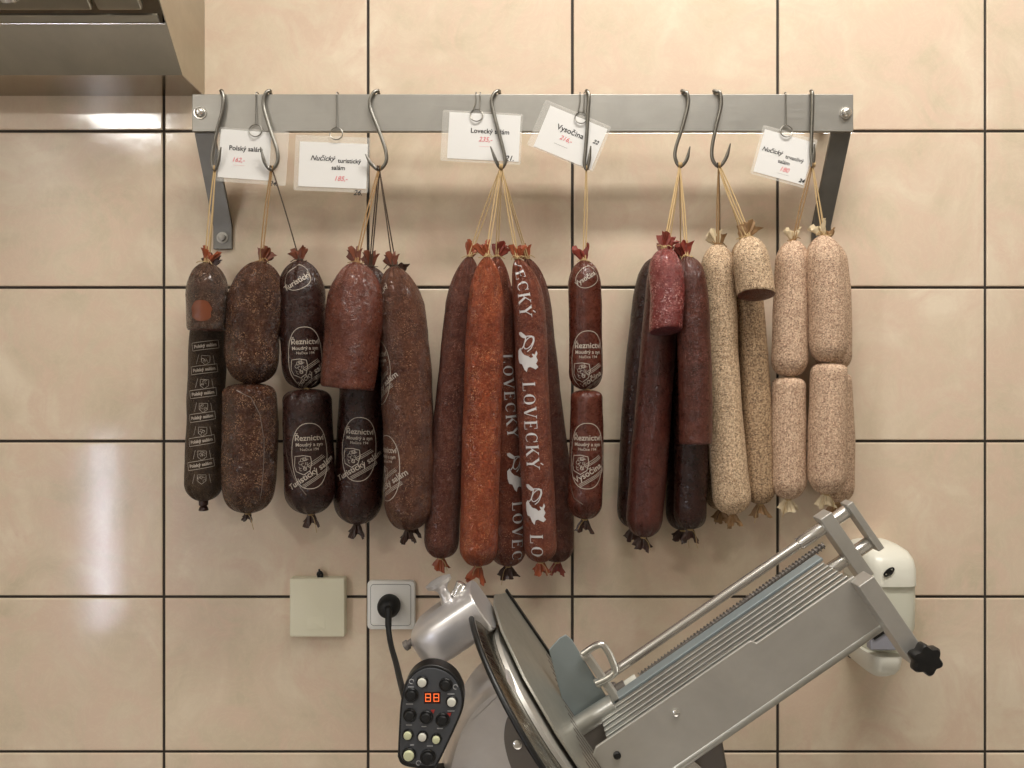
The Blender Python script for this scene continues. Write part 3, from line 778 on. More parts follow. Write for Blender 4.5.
# hook 3
H_ = sg('tourist_salami', 'long black salami with oval emblem hanging behind the big reddish stub', [(371,266),(366,350),(361,440),(357,524)], 0.055, [46,47,48,49], 'black', tail_t='brown', tail_b='dark', hook=2, strands=2, seed=8, twine='twine_dark', tb=(0.020, 0.0))
H_.decal(TUR, H_.L-0.118, 0.12, 'print', lab='oval butcher emblem')
G_ = sg('salami_stub', 'big reddish-brown cut salami stub with a flat lower end, third hook', [(357,262),(354,320),(347.5,388)], 0.139, [52,57,53], 'reddish', bot='cut', cutmat='meat_brown', tail_t='brown', hook=2, strands=2, seed=9, twine='twine_tan', cut_slant=0.0)
J_ = sg('brown_salami', 'long dark salami mostly hidden behind the fat tan-brown one', [(398,275),(408,350),(412,440),(413,525)], 0.037, [42,44,44,44], 'black', tail_t='dark', tail_b='dark', hook=2, strands=1, seed=10, twine='twine_dark')
I_ = sg('brown_salami', 'long fat tan-brown salami with part of an oval print, right of the emblem salamis', [(393,266),(403,330),(408,430),(408,530)], 0.107, [46,50,49,46], 'tan', top='soft', tail_t='brown', tail_b='dark', hook=2, strands=1, seed=11, twine='twine_dark', lump=1.5)
I_.decal(TUR, I_.L*0.76, -0.95, 'print', lab='oval butcher emblem'); I_.decal(TUR, I_.L*0.40, -1.25, 'print', lab='oval butcher emblem')
I_.decal(xf(text_faces('Turistický', .012, bold=.0002), 0, 0, .8), 0.045, -0.9, 'print', name='printed_lettering')
# hook 4
lw = lovecky_word(0.0185)
def lov_run(s, start, th, order):
    parts = []; q = 0
    vs, fs, wd = lw
    for kind in order:
        if kind == 'w': parts.append(([(x+q, y) for x, y in vs], fs)); q += wd+0.022
        else:
            dv, df = deer(0.056); parts.append(([(x+q+.026, y) for x, y in dv], df)); q += 0.069
    V, F = join(*parts)
    # clip to casing
    keep = [start+x < s.L-0.008 and start+x > 0.006 for x, y in V]
    F = [f for f in F if all(keep[i] for i in f)]
    s.decal((V, F), start, th, 'print_white', rot90=True, lab='large pale serif lettering and animal heads')
O_ = sg('hunter_sausage', 'long dark brown sausage, rightmost and rearmost of the fourth bunch', [(527,258),(534,300),(545,400),(556,490),(557,562)], 0.045, 33, 'lov_dark', top='point', tail_t='orange', tail_b='red', hook=3, strands=2, seed=12)
M_ = sg('hunter_sausage', 'long red-brown sausage with pale LOVECKÝ lettering, tucked right of the orange-brown one', [(497,256),(496,300),(501,400),(508,490),(508,566)], 0.066, 36, 'lov', top='point', tail_t='red', tail_b='dark', hook=3, strands=2, seed=13)
N_ = sg('hunter_sausage', 'long brown sausage with pale LOVECKÝ lettering, second from right of the fourth bunch', [(517,258),(528,300),(533,400),(538,490),(541,562)], 0.105, [31,33,33,33], 'lov', top='point', tail_t='orange', tail_b='orange', hook=3, strands=2, seed=14)
K_ = sg('hunter_sausage', 'long dull purple-brown sausage, leftmost of the fourth bunch', [(470,256),(464,300),(453,400),(444,490),(441,558)], 0.085, 35, 'lov_dark', top='point', tail_t='orange', tail_b='orange', hook=3, strands=2, seed=15, tb=(0.018, 0.0), lump=1.5)
L_ = sg('hunter_sausage', 'long bright orange-brown sausage at the front of the fourth bunch', [(487,256),(486,300),(482.5,400),(480,490),(478,566)], 0.122, [36,38,39,38], 'lov_orange', top='point', tail_t='orange', tail_b='orange', hook=3, strands=2, seed=16, tb=(0.022, 0.15), lump=1.3)
mpp = S(0.08)
lov_run(M_, (356-256)*mpp, 0.55, 'wdw'); lov_run(N_, (278-258)*mpp-0.066, -0.25, 'wdwdw')
# hook 5
P_ = sg('vysocina_sausage', 'smooth red-brown sausage with oval print, upper one under the tilted card', [(584,260),(585.5,320),(586,390)], 0.095, [33,33,34], 'vys', tail_t='red', hook=4, strands=2, seed=17, tail_b=None)
P_.decal(VYS, P_.L*0.80, 0.05, 'print', lab='oval butcher emblem'); P_.decal(xf(stroke(superoval(0, 0, .019, .015, .9), .001, True), 0, 0, .5), 0.028, 0.1, 'print', name='printed_emblem')
P_.decal(xf(text_faces('Vysočina', .010, bold=.0002), 0, 0, .5), 0.030, 0.0, 'print', name='printed_lettering')
Q_ = sg('vysocina_sausage', 'smooth red-brown sausage with oval print, lower one of the fifth column', [(586.5,390),(586.5,450),(584.5,519)], 0.098, [32,34,35], 'vys', top='link', tail_b='dark', link_to=1, seed=18)
Q_.decal(VYS, Q_.L*0.50, -0.05, 'print', lab='oval butcher emblem'); Q_.decal(stroke([(-.027, .04), (-.029, 0), (-.028, -.04), (-.018, -.062), (-.004, -.070)], .001), Q_.L*0.5, -0.05, 'print_dim', name='printed_line')
# hook 6
S2_ = sg('dark_salami', 'long black-brown salami, rearmost at the left of the sixth hook', [(662,256),(650,300),(640,400),(634,528)], 0.035, [34,34,35,35], 'black', tail_t='brown', tail_b='dark', hook=5, strands=1, seed=19)
S_ = sg('dark_salami', 'long smooth dark red salami hanging behind the red cut stub', [(666,256),(661,310),(654,400),(643,537)], 0.092, [33,35,37,36], 'darkred', tail_t='red', tail_b='dark', hook=5, strands=2, seed=20)
V_ = sg('dark_salami', 'long black salami, rearmost between the two dark red ones', [(680,262),(684,330),(684,430),(682,530)], 0.030, [32,33,33,32], 'black', tail_t='dark', tail_b='dark', hook=5, strands=1, seed=21, tb=(0.018, 0.3))
U_ = sg('dark_salami', 'long black-brown salami whose dark lower end shows below the maroon cut one', [(685,256),(688,340),(691,440),(690,529)], 0.081, [30,32,33,32], 'black', tail_t='red', tail_b='dark', hook=5, strands=1, seed=22)
T_ = sg('maroon_salami', 'maroon salami cut flat at its lower end, right of the red stub', [(686,256),(692,300),(695,380),(695.5,443)], 0.132, [31,33,33,33], 'maroon', bot='cut', tail_t='red', cutmat='meat_dark', hook=5, strands=2, seed=23)
R_ = sg('salami_stub', 'short bright red salami stub with fat specks and a dark cut end', [(664,248),(667,290),(665.5,331)], 0.148, [33,34,33], 'red', bot='cut', cutmat='meat_dark', tail_t='red', hook=5, strands=2, seed=24, cut_slant=0.08, cut_front=0.22)
# hook 7
W2_ = sg('peppered_salami', 'long dark peppered salami, rearmost at the left of the seventh hook', [(719,246),(716,300),(718,400),(721,510)], 0.030, 30, 'peppered_dark', tail_t='tan', tail_b='tan', hook=6, strands=1, seed=25, twine='twine_dark')
Y_ = sg('peppered_salami', 'long pepper-crusted salami hanging behind the peppered cut stub', [(742,240),(749,300),(756,400),(760,504)], 0.068, [26,28,30,32], 'peppered_dark', tail_t='tan', tail_b='tan', hook=6, strands=1, seed=26)
W_ = sg('peppered_salami', 'long pale pepper-crusted salami, front left of the seventh hook', [(717,244),(719,300),(723,400),(733,514)], 0.085, [34,34,36,38], 'peppered', tail_t='cream', tail_b='tan', hook=6, strands=2, seed=27, twine='twine_tan')
X_ = sg('salami_stub', 'short pepper-crusted stub cut off at a slant, upper right of the seventh hook', [(747,236),(751,262),(756,295)], 0.122, [34,36,38], 'peppered', bot='cut', cutmat='meat_brown', tail_t='tan', hook=6, strands=3, seed=28, cut_slant=-0.20, cut_front=0.22)
# hook 8
AB = sg('seeded_sausage', 'seed-coated beige sausage, rearmost upper one at the right end', [(826,240),(832,300),(833,372)], 0.040, [36,36,35], 'sesame', tail_t='tan', hook=7, strands=1, seed=29, tail_b=None)
AB2 = sg('seeded_sausage', 'seed-coated beige sausage, rearmost lower one at the right end', [(833,373),(836,430),(836,502)], 0.040, [34,35,35], 'sesame', top='link', tail_b='tan', link_to=1, seed=30)
Z_ = sg('seeded_sausage', 'seed-coated beige sausage, upper left of the eighth hook', [(793,240),(791,300),(789,377)], 0.080, [33,34,36], 'sesame', tail_t='cream', hook=7, strands=2, seed=31, tail_b=None, twine='twine_tan')
Z2 = sg('seeded_sausage', 'seed-coated beige sausage, lower left of the eighth hook with a cream tail', [(789,377),(788.5,440),(788,499)], 0.080, [32,34,35], 'sesame', top='link', tail_b='cream', link_to=1, seed=32)
AA = sg('seeded_sausage', 'seed-coated beige sausage, front upper one at the right end', [(822,235),(827,300),(828,363)], 0.101, [36,37,36], 'sesame', tail_t='cream', hook=7, strands=2, seed=33, tail_b=None)
AA2 = sg('seeded_sausage', 'seed-coated beige sausage, front lower one at the right end', [(829,363),(827.5,430),(826,494)], 0.101, [34,37,36], 'sesame', top='link', tail_b='cream', link_to=1, seed=34)

# ------------------------------------------------------------------ price cards on wire hangers
def card(corners, d, texts, label, wire, film_pad, hand=None, corner_no=None):
    """corners px: TL TR BR BL"""
    tl, tr, br, bl = [P(x, y, d) for x, y in corners]
    ctr = (tl+tr+br+bl)/4; ux = ((tr-tl)+(br-bl)).normalized(); W_ = ((tr-tl).length+(br-bl).length)/2; H_ = ((tl-bl).length+(tr-br).length)/2
    uy = Vector((-ux.z, 0, ux.x))
    root = thing('price_card', label, 'sign', ctr, 'price cards on wire rings')
    def place(vf, m, name, off, lab=None):
        bm = bmesh.new(); V = [bm.verts.new(ctr+ux*x+uy*y+Vector((0, off, 0))) for x, y in vf[0]]
        for f in vf[1]:
            try: bm.faces.new([V[i] for i in f])
            except ValueError: pass
        o = obj(name, bm, M[m], root, loc=ctr, smooth=False)
        if lab: o['label'] = lab
        return o
    bm = bmesh.new(); prism(bm, [ctr+ux*x+uy*y for x, y in ((-W_/2, -H_/2), (W_/2, -H_/2), (W_/2, H_/2), (-W_/2, H_/2))], (0, 0.0005, 0)); obj('paper', bm, M['paper'], root, loc=ctr, smooth=False)
    fl, ft, fr_, fb = film_pad
    bm = bmesh.new(); prism(bm, [ctr+ux*x+uy*y+Vector((0, 0.0007, 0)) for x, y in rrectxy(-W_/2-fl, -H_/2-fb, W_/2+fr_, H_/2+ft, 0.003)], (0, 0.0003, 0)); obj('laminate', bm, M['film'], root, loc=ctr, smooth=False)
    blk = []; red = []
    for (s_, size, x, y, col, sh, bo) in texts:
        v = xf(text_faces(s_, size, shear=sh, bold=bo), x*W_, y*H_)
        (red if col == 'red' else blk).append(v)
    if blk: place(join(*blk), 'ink', 'lettering', -0.0003, 'black lettering')
    if red: place(join(*red), 'red_ink', 'price', -0.0003, 'faded red handwritten price')
    # wire hanger: hangs over the rail and holds a ring through the card
    rx, ry, rrp, two = wire
    k = S(d); rc = P(rx, ry, d+0.0015)
    bm = bmesh.new(); r_ = rrp*k
    tube(bm, [rc+Vector((r_*math.cos(a), 0.0012*math.sin(a*1), r_*math.sin(a))) for a in [2*PI*j/28 for j in range(28)]], 0.0008, 8, True)
    for sgn in ((-1, 1) if two else (1,)):
        a = rc+Vector((sgn*r_*0.5 if two else 0, 0.0, r_*0.95))
        tx = rc.x+(0.002+sgn*0.0032 if two else 0.0)
        tube(bm, smooth_path([a, Vector((tx, -RD1-0.002, zt-0.012)), Vector((tx, -RD1-0.0012, zt+0.0005)), Vector((tx+0.0005, -(RD0+RD1)/2, zt+0.0035)), Vector((tx+0.001, -RD0+0.0015, zt+0.001)), Vector((tx+0.001, -RD0+0.002, zt-0.007))], 6), 0.0008, 8)
    obj('wire_ring', bm, M['hook'], root, loc=ctr)
    return root
def rrectxy(x0, y0, x1, y1, r):
    return rrect((x0+x1)/2, (y0+y1)/2, x1-x0, y1-y0, r, 4)
cd = 0.0882
card([(221,129),(276,133),(264,180),(217.5,177)], cd, [('Polský salám', .0100, .02, .12, 'blk', 0, .00016), ('162,-', .0095, -.12, -.12, 'red', .3, .0001), ('_______', .0050, -.10, -.20, 'red', 0, 0), ('24.', .0098, .60, -.56, 'blk', .3, .00016)],
     'white laminated Polský salám card, leftmost on the rail', (255.5,130.5,6.3,False), (0.003, .003, .026, .006))
card([(300,141.5),(368,144),(366,189),(298,186)], cd, [('Nučický', .0105, -.16, .14, 'blk', .35, .00016), ('turistický', .0092, .24, .10, 'blk', 0, .00016), ('salám', .0092, .08, -.06, 'blk', 0, .00016), ('185,-', .0100, .12, -.30, 'red', .3, .0001), ('26.', .0110, .38, -.60, 'blk', .3, .00016)],
     'white laminated turistický salám card numbered 26', (336.3,133.7,6.3,False), (0.007, .010, .003, .006))
card([(449,112),(521,115.5),(518.5,162),(447.5,158)], cd, [('Lovecký salám', .0100, .08, .12, 'blk', 0, .00016), ('235,-', .0100, .02, -.06, 'red', .3, .0001), ('_______', .0050, .02, -.18, 'red', 0, 0), ('21.', .0110, .37, -.44, 'blk', .3, .00016)],
     'white laminated Lovecký salám card numbered 21', (476.5,115.3,6.2,True), (0.010, .003, .003, .004))
card([(549,105.5),(608.5,129),(590,170),(535,146)], cd, [('Vysočina', .0115, -.04, .12, 'blk', 0, .00016), ('216,-', .0095, -.06, -.08, 'red', .3, .0001), ('_______', .0060, -.10, -.22, 'blk', 0, 0), ('22', .0085, .40, .12, 'blk', .3, .00016)],
     'white laminated Vysočina card, tilted clockwise over the rail', (581,117.7,6.0,True), (0.010, .006, .004, .002))
card([(760.5,127.5),(810.5,143),(808,185),(758,173)], cd, [('Nučický', .0090, -.26, .06, 'blk', .35, .00016), ('trvanlivý', .0082, .20, .02, 'blk', 0, .0001), ('salám', .0082, .02, -.12, 'blk', 0, .0001), ('180', .0095, .06, -.28, 'red', .3, .0001), ('________', .0045, .06, -.36, 'blk', 0, 0), ('24', .0080, .44, -.42, 'blk', .3, .0003)],
     'white laminated trvanlivý salám card, rightmost, tilted', (786.5,131.2,6.0,False), (0.004, .006, .003, .004))

# ------------------------------------------------------------------ things on the wall
def wall_plate(bm, x0, y0, x1, y1, d0, d1, r=0.006, inset=0.0025):
    """rounded plate: px rect at front distance d1; sides run back to the wall"""
    a, b = P(x0, y0, d1), P(x1, y1, d1); cx, cz = (a.x+b.x)/2, (a.z+b.z)/2; W_, H_ = b.x-a.x, a.z-b.z; prev = None
    for (ins, d) in ((0, d0), (0, d1-inset), (inset*0.3, d1-inset*0.3), (inset, d1)):
        ring = [bm.verts.new((x, -d, z)) for x, z in rrect(cx, cz, W_-2*ins, H_-2*ins, max(0.001, r-ins*0.5))]
        if prev:
            n = len(ring)
            for k in range(n): bm.faces.new((prev[k], prev[(k+1) % n], ring[(k+1) % n], ring[k]))
        else: bm.faces.new(ring[::-1])
        prev = ring
    bm.faces.new(prev); return Vector((cx, 0, cz))
# junction box cover
c = P(317, 607, 0); t = thing('junction_box', 'square cream plastic junction box cover on the tiles left of the socket', 'box', c)
bm = bmesh.new(); wall_plate(bm, 289.5, 578.5, 344.5, 637, -0.001, 0.017, 0.003, 0.002); obj('cover', bm, M['box_plastic'], t, loc=c)
bm = bmesh.new(); wall_plate(bm, 306.5, 617, 325, 630, 0.0168, 0.0174, 0.0015, 0.0003); obj('raised_tab', bm, M['box_plastic'], t, loc=c)
bm = bmesh.new()
q = P(320, 577, 0.008); tube(bm, smooth_path([q+Vector((-.002, 0, -.001)), q+Vector((-.003, -.002, .006)), q+Vector((.001, -.003, .009)), q+Vector((.004, -.002, .005)), q+Vector((.003, 0, -.001))], 5), 0.002, 8)
tube(bm, smooth_path([q+Vector((0, 0, 0)), q+Vector((.000, -.003, .008)), q+Vector((-.001, -.002, .013))], 5), 0.0016, 8); obj('cable_stub', bm, M['black'], t, loc=c)
# socket
c = P(390, 605, 0); t = thing('wall_socket', 'white square wall socket with rounded corners behind the black plug', 'socket', c)
bm = bmesh.new(); wall_plate(bm, 367, 581, 415, 630, -0.001, 0.009, 0.007, 0.003); obj('frame', bm, M['socket'], t, loc=c)
bm = bmesh.new(); wall_plate(bm, 370.5, 584.5, 411, 625.5, 0.0085, 0.0102, 0.005, 0.0006); obj('cover_plate', bm, M['socket'], t, loc=c)
bm = bmesh.new(); tube(bm, [(x, -0.0098, z) for x, z in rrect(P(390.7, 605, .01).x, P(390.7, 605, .01).z, 40*S(.01), 41*S(.01), 0.005)], 0.0005, 6, True); obj('groove', bm, M['rail_dark'], t, loc=c)
# plug + cord
c = P(389.5, 605, 0.011); t = thing('power_plug', 'round black plug in the wall socket with a cord to the control panel', 'plug', c)
bm = bmesh.new(); lathe(bm, c, (0, -1, 0), [(0, .0178), (.004, .0182), (.012, .0178), (.022, .0150), (.028, .0115), (.030, .006)], 36); obj('plug_body', bm, M['rubber'], t, loc=c)
bm = bmesh.new(); tube(bm, smooth_path([c+Vector((0, -.022, .002)), P(388.5, 612, .045), P(388.5, 628, .055), P(391, 645, .08), P(396, 663, .14), P(400, 680, .22), P(404, 695, .30), P(409, 712, .38)], 8), [0.0062]*8+[0.0050]*8+[0.0042]*41, 14)
obj('cord', bm, M['rubber'], t, loc=c)
# soap dispenser
c = P(884, 600, 0); t = thing('soap_dispenser', 'white wall soap dispenser half hidden behind the raised end of the slicer', 'dispenser', c)
def lofty(bm, rows):
    """rows: (px, py_centre halfwidth_px, d_front) -> horizontal D-shaped sections on the wall"""
    prev = None; rings = []
    for (pxc, py, hw, df) in rows:
        cc = P(pxc, py, 0.05); hw_ = hw*S(0.05); ring = []
        for k in range(25):
            a = PI*k/24; x = cc.x-hw_*math.copysign(abs(math.cos(a))**0.45, math.cos(a)); y = -(0.0005+df*abs(math.sin(a))**0.45)
            ring.append(bm.verts.new((x, y, cc.z)))
        rings.append(ring)
    for A, B in zip(rings, rings[1:]):
        for k in range(24): bm.faces.new((A[k], A[k+1], B[k+1], B[k]))
    for A in (rings[0], rings[-1]): bm.faces.new(A)
    for A, B in zip(rings, rings[1:]): bm.faces.new((A[0], B[0], B[24], A[24]))
bm = bmesh.new(); lofty(bm, [(884, 544.5, 12, .035), (884, 546, 18, .055), (884, 550, 23, .074), (884, 556, 25.5, .084), (884, 565, 26.5, .090), (884, 580, 26.5, .091)]); obj('lid', bm, M['white'], t, loc=c)
bm = bmesh.new(); lofty(bm, [(884, 580.5, 26.5, .087), (884, 600, 26.5, .088), (884, 622, 26, .087), (882, 636, 23, .083), (880, 646, 19, .078)]); obj('body', bm, M['translucent'], t, loc=c)
bm = bmesh.new(); lofty(bm, [(875, 646.2, 17.5, .098), (875, 650, 17.5, .099), (875, 660, 16.5, .094), (875, 666, 13.5, .086), (875, 670.5, 9, .074), (875, 672, 4, .062)]); obj('drip_bowl', bm, M['white'], t, loc=c)
bm = bmesh.new(); prism(bm, [P(866, 628, .09), P(884, 618, .09), P(902, 636, .09), P(904, 647.5, .09), P(866, 647.5, .09)], (0, -0.014, 0)); obj('push_lever', bm, M['lever'], t, loc=c, bevel=0.003)
bm = bmesh.new(); prism(bm, [P(868, 629, .104), P(884, 622, .104), P(889, 630, .104), P(874, 640, .104)], (0, -0.002, 0)); obj('dark_window', bm, M['black'], t, loc=c, bevel=0.0008)
bm = bmesh.new(); tube(bm, [P(889, 572, .0915)+Vector((.0075*math.cos(a)*.9+.002*math.sin(a), 0, .0052*math.sin(a)+.003*math.cos(a))) for a in [2*PI*k/20 for k in range(20)]], 0.0014, 8, True)
lathe(bm, P(889, 572, .090), (0, -1, 0), [(0, .0045), (.0025, .0042)], 14); obj('keyhole', bm, M['black'], t, loc=c)
bm = bmesh.new(); lathe(bm, P(850, 654, .0), (0, -1, 0), [(-0.001, .0055), (.004, .0055), (.006, .004)], 18); tag(obj('wall_plug', bm, M['rail_dark'], loc=P(850, 654, 0)), 'tiny grey plug in the tiles left of the soap dispenser', 'plug')

# ------------------------------------------------------------------ the slicer (tilted 35 degrees)
TH = math.radians(34.6); EU = Vector((math.cos(TH), 0, math.sin(TH))); EV = Vector((-math.sin(TH), 0, math.cos(TH))); EY = Vector((0, -1, 0))
def uv(px, py, d): p = P(px, py, d); return Vector((p.x, 0, p.z)).dot(EU), Vector((p.x, 0, p.z)).dot(EV)
def W3(u, v, d): return EU*u+EV*v+EY*d
def ubox(bm, u0, u1, v0, v1, d0, d1):
    vs = [bm.verts.new(W3(u, v, d)) for u in (u0, u1) for v in (v0, v1) for d in (d0, d1)]
    for f in ((0,1,3,2), (4,6,7,5), (0,4,5,1), (2,3,7,6), (0,2,6,4), (1,5,7,3)): bm.faces.new([vs[i] for i in f])
    return bm
SB = Vector((0.12, -0.36, WT)); sl = thing('meat_slicer', 'cast aluminium gravity meat slicer with a raised tilted carriage, on the worktop', 'slicer', SB)
def part(name, bm, m, bevel=None, parent=None, lab=None, sharp=40):
    o = obj(name, bm, M[m], parent or sl, loc=SB, bevel=bevel, sharp=sharp)
    if parent is not None: o.location = (0, 0, 0)
    if lab: o['label'] = lab
    return o
DF = 0.40
uA, vT = uv(590, 752, DF); uB, vT2 = uv(853, 574, DF); vT = (vT+vT2)/2; uB = uv(868, 596, DF)[0]
vBt = uv(805, 680.5, DF)[1]
# carriage side plate
bm = bmesh.new()
uS = uv(752, 643, DF)[0]
prism(bm, [W3(u, v, DF) for u, v in ((uA, vT-0.004), (uA+0.008, vT+0.002), (uS, vT+0.002), (uS+0.004, vT-0.004), (uB, vT-0.004), (uB, vBt), (uA+0.012, vBt), (uA, vBt+0.012))], (0, 0.004, 0))
cp = part('carriage_plate', bm, 'alu_plate', 0.0012)
bm = bmesh.new(); tube(bm, [W3(uA+0.012, vBt, DF-0.004), W3(uB, vBt, DF-0.004)], 0.0055, 12); part('folded_edge', bm, 'alu_deck', parent=cp)
bm = bmesh.new(); lathe(bm, P(676, 712, DF), (0, -1, 0), [(0, .0040), (.002, .0040), (.003, .0025)], 20); part('bolt', bm, 'chrome', parent=cp)
bm = bmesh.new(); lathe(bm, P(617, 755, DF), (0, -1, 0), [(0, .0042), (.002, .0042), (.003, .0030)], 20); part('bolt', bm, 'black', parent=cp)
# ribbed deck
uD0, uD1 = uA+0.020, uB-0.004
bm = bmesh.new(); ubox(bm, uD0, uD1, vT-0.016, vT-0.012, 0.292, DF-0.0045)
for k in range(6):
    dd = 0.390-0.0125*k; ubox(bm, uD0, uD1, vT-0.0125, vT-0.004, dd-0.0072, dd)
deck = part('food_tray', bm, 'alu_deck', 0.0012)
bm = bmesh.new(); ubox(bm, uD0, uD1+0.004, vT-0.012, vT-0.007, 0.288, 0.296); part('guide_strip', bm, 'alu_plate', 0.001)
bm = bmesh.new(); ubox(bm, uD0, uD1+0.004, vT-0.007, vT-0.003, 0.296, 0.315); part('slide_strip', bm, 'guard', 0.001)
# support under the tray
bm = bmesh.new(); prism(bm, [P(640, 800, .345), P(688, 755, .345), P(722, 735, .345), P(728, 770, .345), P(735, 930, .345), P(640, 930, .345)], (0, 0.08, 0)); part('carriage_arm', bm, 'dark_alu', 0.004)
bm = bmesh.new(); prism(bm, [P(676, 766, .35), P(690, 758, .35), P(702, 768, .35), P(688, 780, .35)], (0, 0.01, 0)); part('arm_clamp', bm, 'chrome', 0.001)
# rods
DR = 0.235
r1a, r1b = P(606, 674, DR), P(848, 509, DR)
u1, v1 = uv(618, 666, DR); u1e, v1e = uv(838, 520, DR); v1 = (v1+v1e)/2
uRb = uv(848, 508, DR)[0]; uRa = uv(600, 678, DR)[0]
u2, v2 = uv(866, 545, DR); uR2a = uv(650, 695, DR)[0]
bm = bmesh.new(); tube(bm, [W3(uRa, v1, DR), W3(uRb, v1, DR)], 0.0062, 20); part('guide_rod', bm, 'chrome')
bm = bmesh.new(); tube(bm, [W3(uR2a, v2, DR), W3(uRb, v2, DR)], 0.0062, 20); part('guide_rod', bm, 'chrome')
for (pa, vv) in (((797, 542), v1), ((816, 575), v2)):
    ua = uv(pa[0], pa[1], DR)[0]; bm = bmesh.new()
    lathe(bm, W3(ua, vv, DR), EU, [(0, .0078), (.001, .0086), (uRb-ua-0.004, .0086), (uRb-ua-0.003, .0078)], 24); part('rod_sleeve', bm, 'chrome')
# toothed rod / spring
sa, sb = P(640, 676, .25), P(824, 545, .25)
bm = bmesh.new(); tube(bm, [sa, sb], 0.0030, 10)
n = 56; dirv = (sb-sa).normalized(); L = (sb-sa).length; a_ = dirv.orthogonal().normalized(); b_ = dirv.cross(a_)
tube(bm, [sa+dirv*(L*k/(n*8))+(a_*math.cos(2*PI*k/8)+b_*math.sin(2*PI*k/8))*0.0042 for k in range(n*8+1)], 0.0009, 5)
part('coil_spring', bm, 'dark_alu')
bm = bmesh.new(); tube(bm, [P(626, 686, .25), P(637, 678.5, .25)], 0.0065, 16); part('spring_end', bm, 'button_white', 0.001)
bm = bmesh.new(); tube(bm, [P(613, 694, .25), P(626, 686, .25)], 0.0085, 16); tube(bm, [P(611, 684, .25), P(618, 700, .25)], 0.006, 12); part('spring_bracket', bm, 'dark_alu', 0.001)
# end bars
uC, vC0 = uv(832, 512, DR); uC1, vC1 = uv(857, 573, DR)
uc = uv(840, 541, DR)[0]
vt_ = uv(826, 511, DR)[1]; vb_ = uv(860, 578, DR)[1]
bm = bmesh.new(); ubox(bm, uc-0.009, uc+0.009, vb_, vt_, DR-0.012, DR+0.014); part('cross_bar', bm, 'alu_plate', 0.0015)
ue = uv(861, 524, DR)[0]; vt2 = uv(846, 502, DR)[1]; vb2 = uv(876, 549, DR)[1]
bm = bmesh.new(); ubox(bm, ue-0.0045, ue+0.0045, vb2, vt2, DR-0.010, DR+0.012); part('end_bar', bm, 'alu_plate', 0.0012)
ub = uv(888, 617, .41)[0]; vtB = uv(865, 577, .41)[1]; vbB = uv(912, 660, .41)[1]
bm = bmesh.new(); ubox(bm, ub-0.0098, ub+0.0098, vbB, vtB, .395, .420); part('clamp_bar', bm, 'alu_plate', 0.0012)
kc = P(921, 656, .425); bm = bmesh.new()
lathe(bm, kc, (0, -1, 0), [(-.008, .006), (0, .008), (.001, .0130), (.004, .0152), (.012, .0152), (.015, .0135), (.016, .006)], 60, lambda a, h: 1+(0.13*math.cos(6*a+0.3) if h > 0 else 0))
bm2 = part('star_knob', bm, 'black')
bm = bmesh.new(); tube(bm, [P(908, 657, .405), P(923, 657, .412)], 0.005, 12); part('knob_stem', bm, 'chrome', parent=bm2)
# meat guard plate, rolled edge, handle
pl = [P(549, 650, .31), P(560, 638, .31), P(566, 635, .31), P(572, 640, .31), P(612, 706, .31), P(573, 733, .31), P(566, 715, .31)]
bm = bmesh.new(); prism(bm, pl, (0, 0.003, 0)); gp = part('guard_plate', bm, 'guard', 0.0008)
bm = bmesh.new(); tube(bm, [P(575, 729, .325), P(614, 704, .325)], 0.0125, 24); part('rolled_edge', bm, 'alu_deck', parent=gp)
bm = bmesh.new(); ubox(bm, uv(610, 690, .31)[0]-0.004, uv(610, 690, .31)[0]+0.004, uv(625, 725, .31)[1], uv(585, 658, .31)[1], .29, .315); part('end_rib', bm, 'alu_plate', 0.001)
bm = bmesh.new(); prism(bm, [P(575, 741, .335), P(617, 712, .335), P(640, 720, .335), P(592, 752, .335)], (0, 0.05, 0)); part('tray_foot', bm, 'dark_alu', 0.002)
hp = [P(597, 683, .32), P(608, 678, .325), P(615, 671, .328), (P(612, 660, .328)), P(607, 650, .328), P(602, 644.5, .328), P(595, 646, .325), P(583, 654, .32)]
bm = bmesh.new(); tube(bm, smooth_path(hp, 7), 0.0042, 14); part('lift_handle', bm, 'chrome')
for q in ((585, 655), (599, 682)):
    bm = bmesh.new(); lathe(bm, P(q[0], q[1], .318), -EU, [(-.001, .006), (.004, .006), (.005, .004)], 16); part('handle_nut', bm, 'alu_plate')

# blade, guard ring, gauge plate
bc_d = 0.345; bu = uv(530, 684, bc_d)[0]; bv = uv(484, 598, bc_d)[1]-0.150
bcen = W3(bu, bv, bc_d)
bm = bmesh.new(); lathe(bm, bcen-EU*0.004, EU, [(0, .144), (.001, .1455), (.004, .139), (.0048, .118), (.0050, .02)], 96); bld = part('blade', bm, 'blade', sharp=25)
bm = bmesh.new(); lathe(bm, bcen+EU*0.0012, EU, [(0, .112), (.004, .110), (.0065, .104), (.007, .01)], 80); part('blade_cover', bm, 'alu_plate', parent=bld)
bm = bmesh.new()
ring = []
for k in range(97):
    a = math.radians(-200+400*k/96*0.9); ring.append(bcen-EU*0.006+(EV*math.cos(a)+EY*math.sin(a))*0.149)
tube(bm, ring, 0.0032, 10); part('blade_guard', bm, 'black')
bm = bmesh.new()   # thickness gauge plate with painted groove shade, parallel to the blade
vt0 = uv(494, 601, .215)[1]; UG = bu+0.012; 
pg = [(vt0-.002, .205), (vt0+.005, .23), (vt0+.020, .28), (vt0+.020, .325), (vt0+.002, .375), (vt0-.04, .42), (vt0-.10, .445), (vt0-.30, .46), (vt0-.30, .205)]
prism(bm, [W3(UG, v, d) for v, d in pg], EU*0.003); gpl = part('gauge_plate', bm, 'gauge', 0.0008)
bm = bmesh.new()
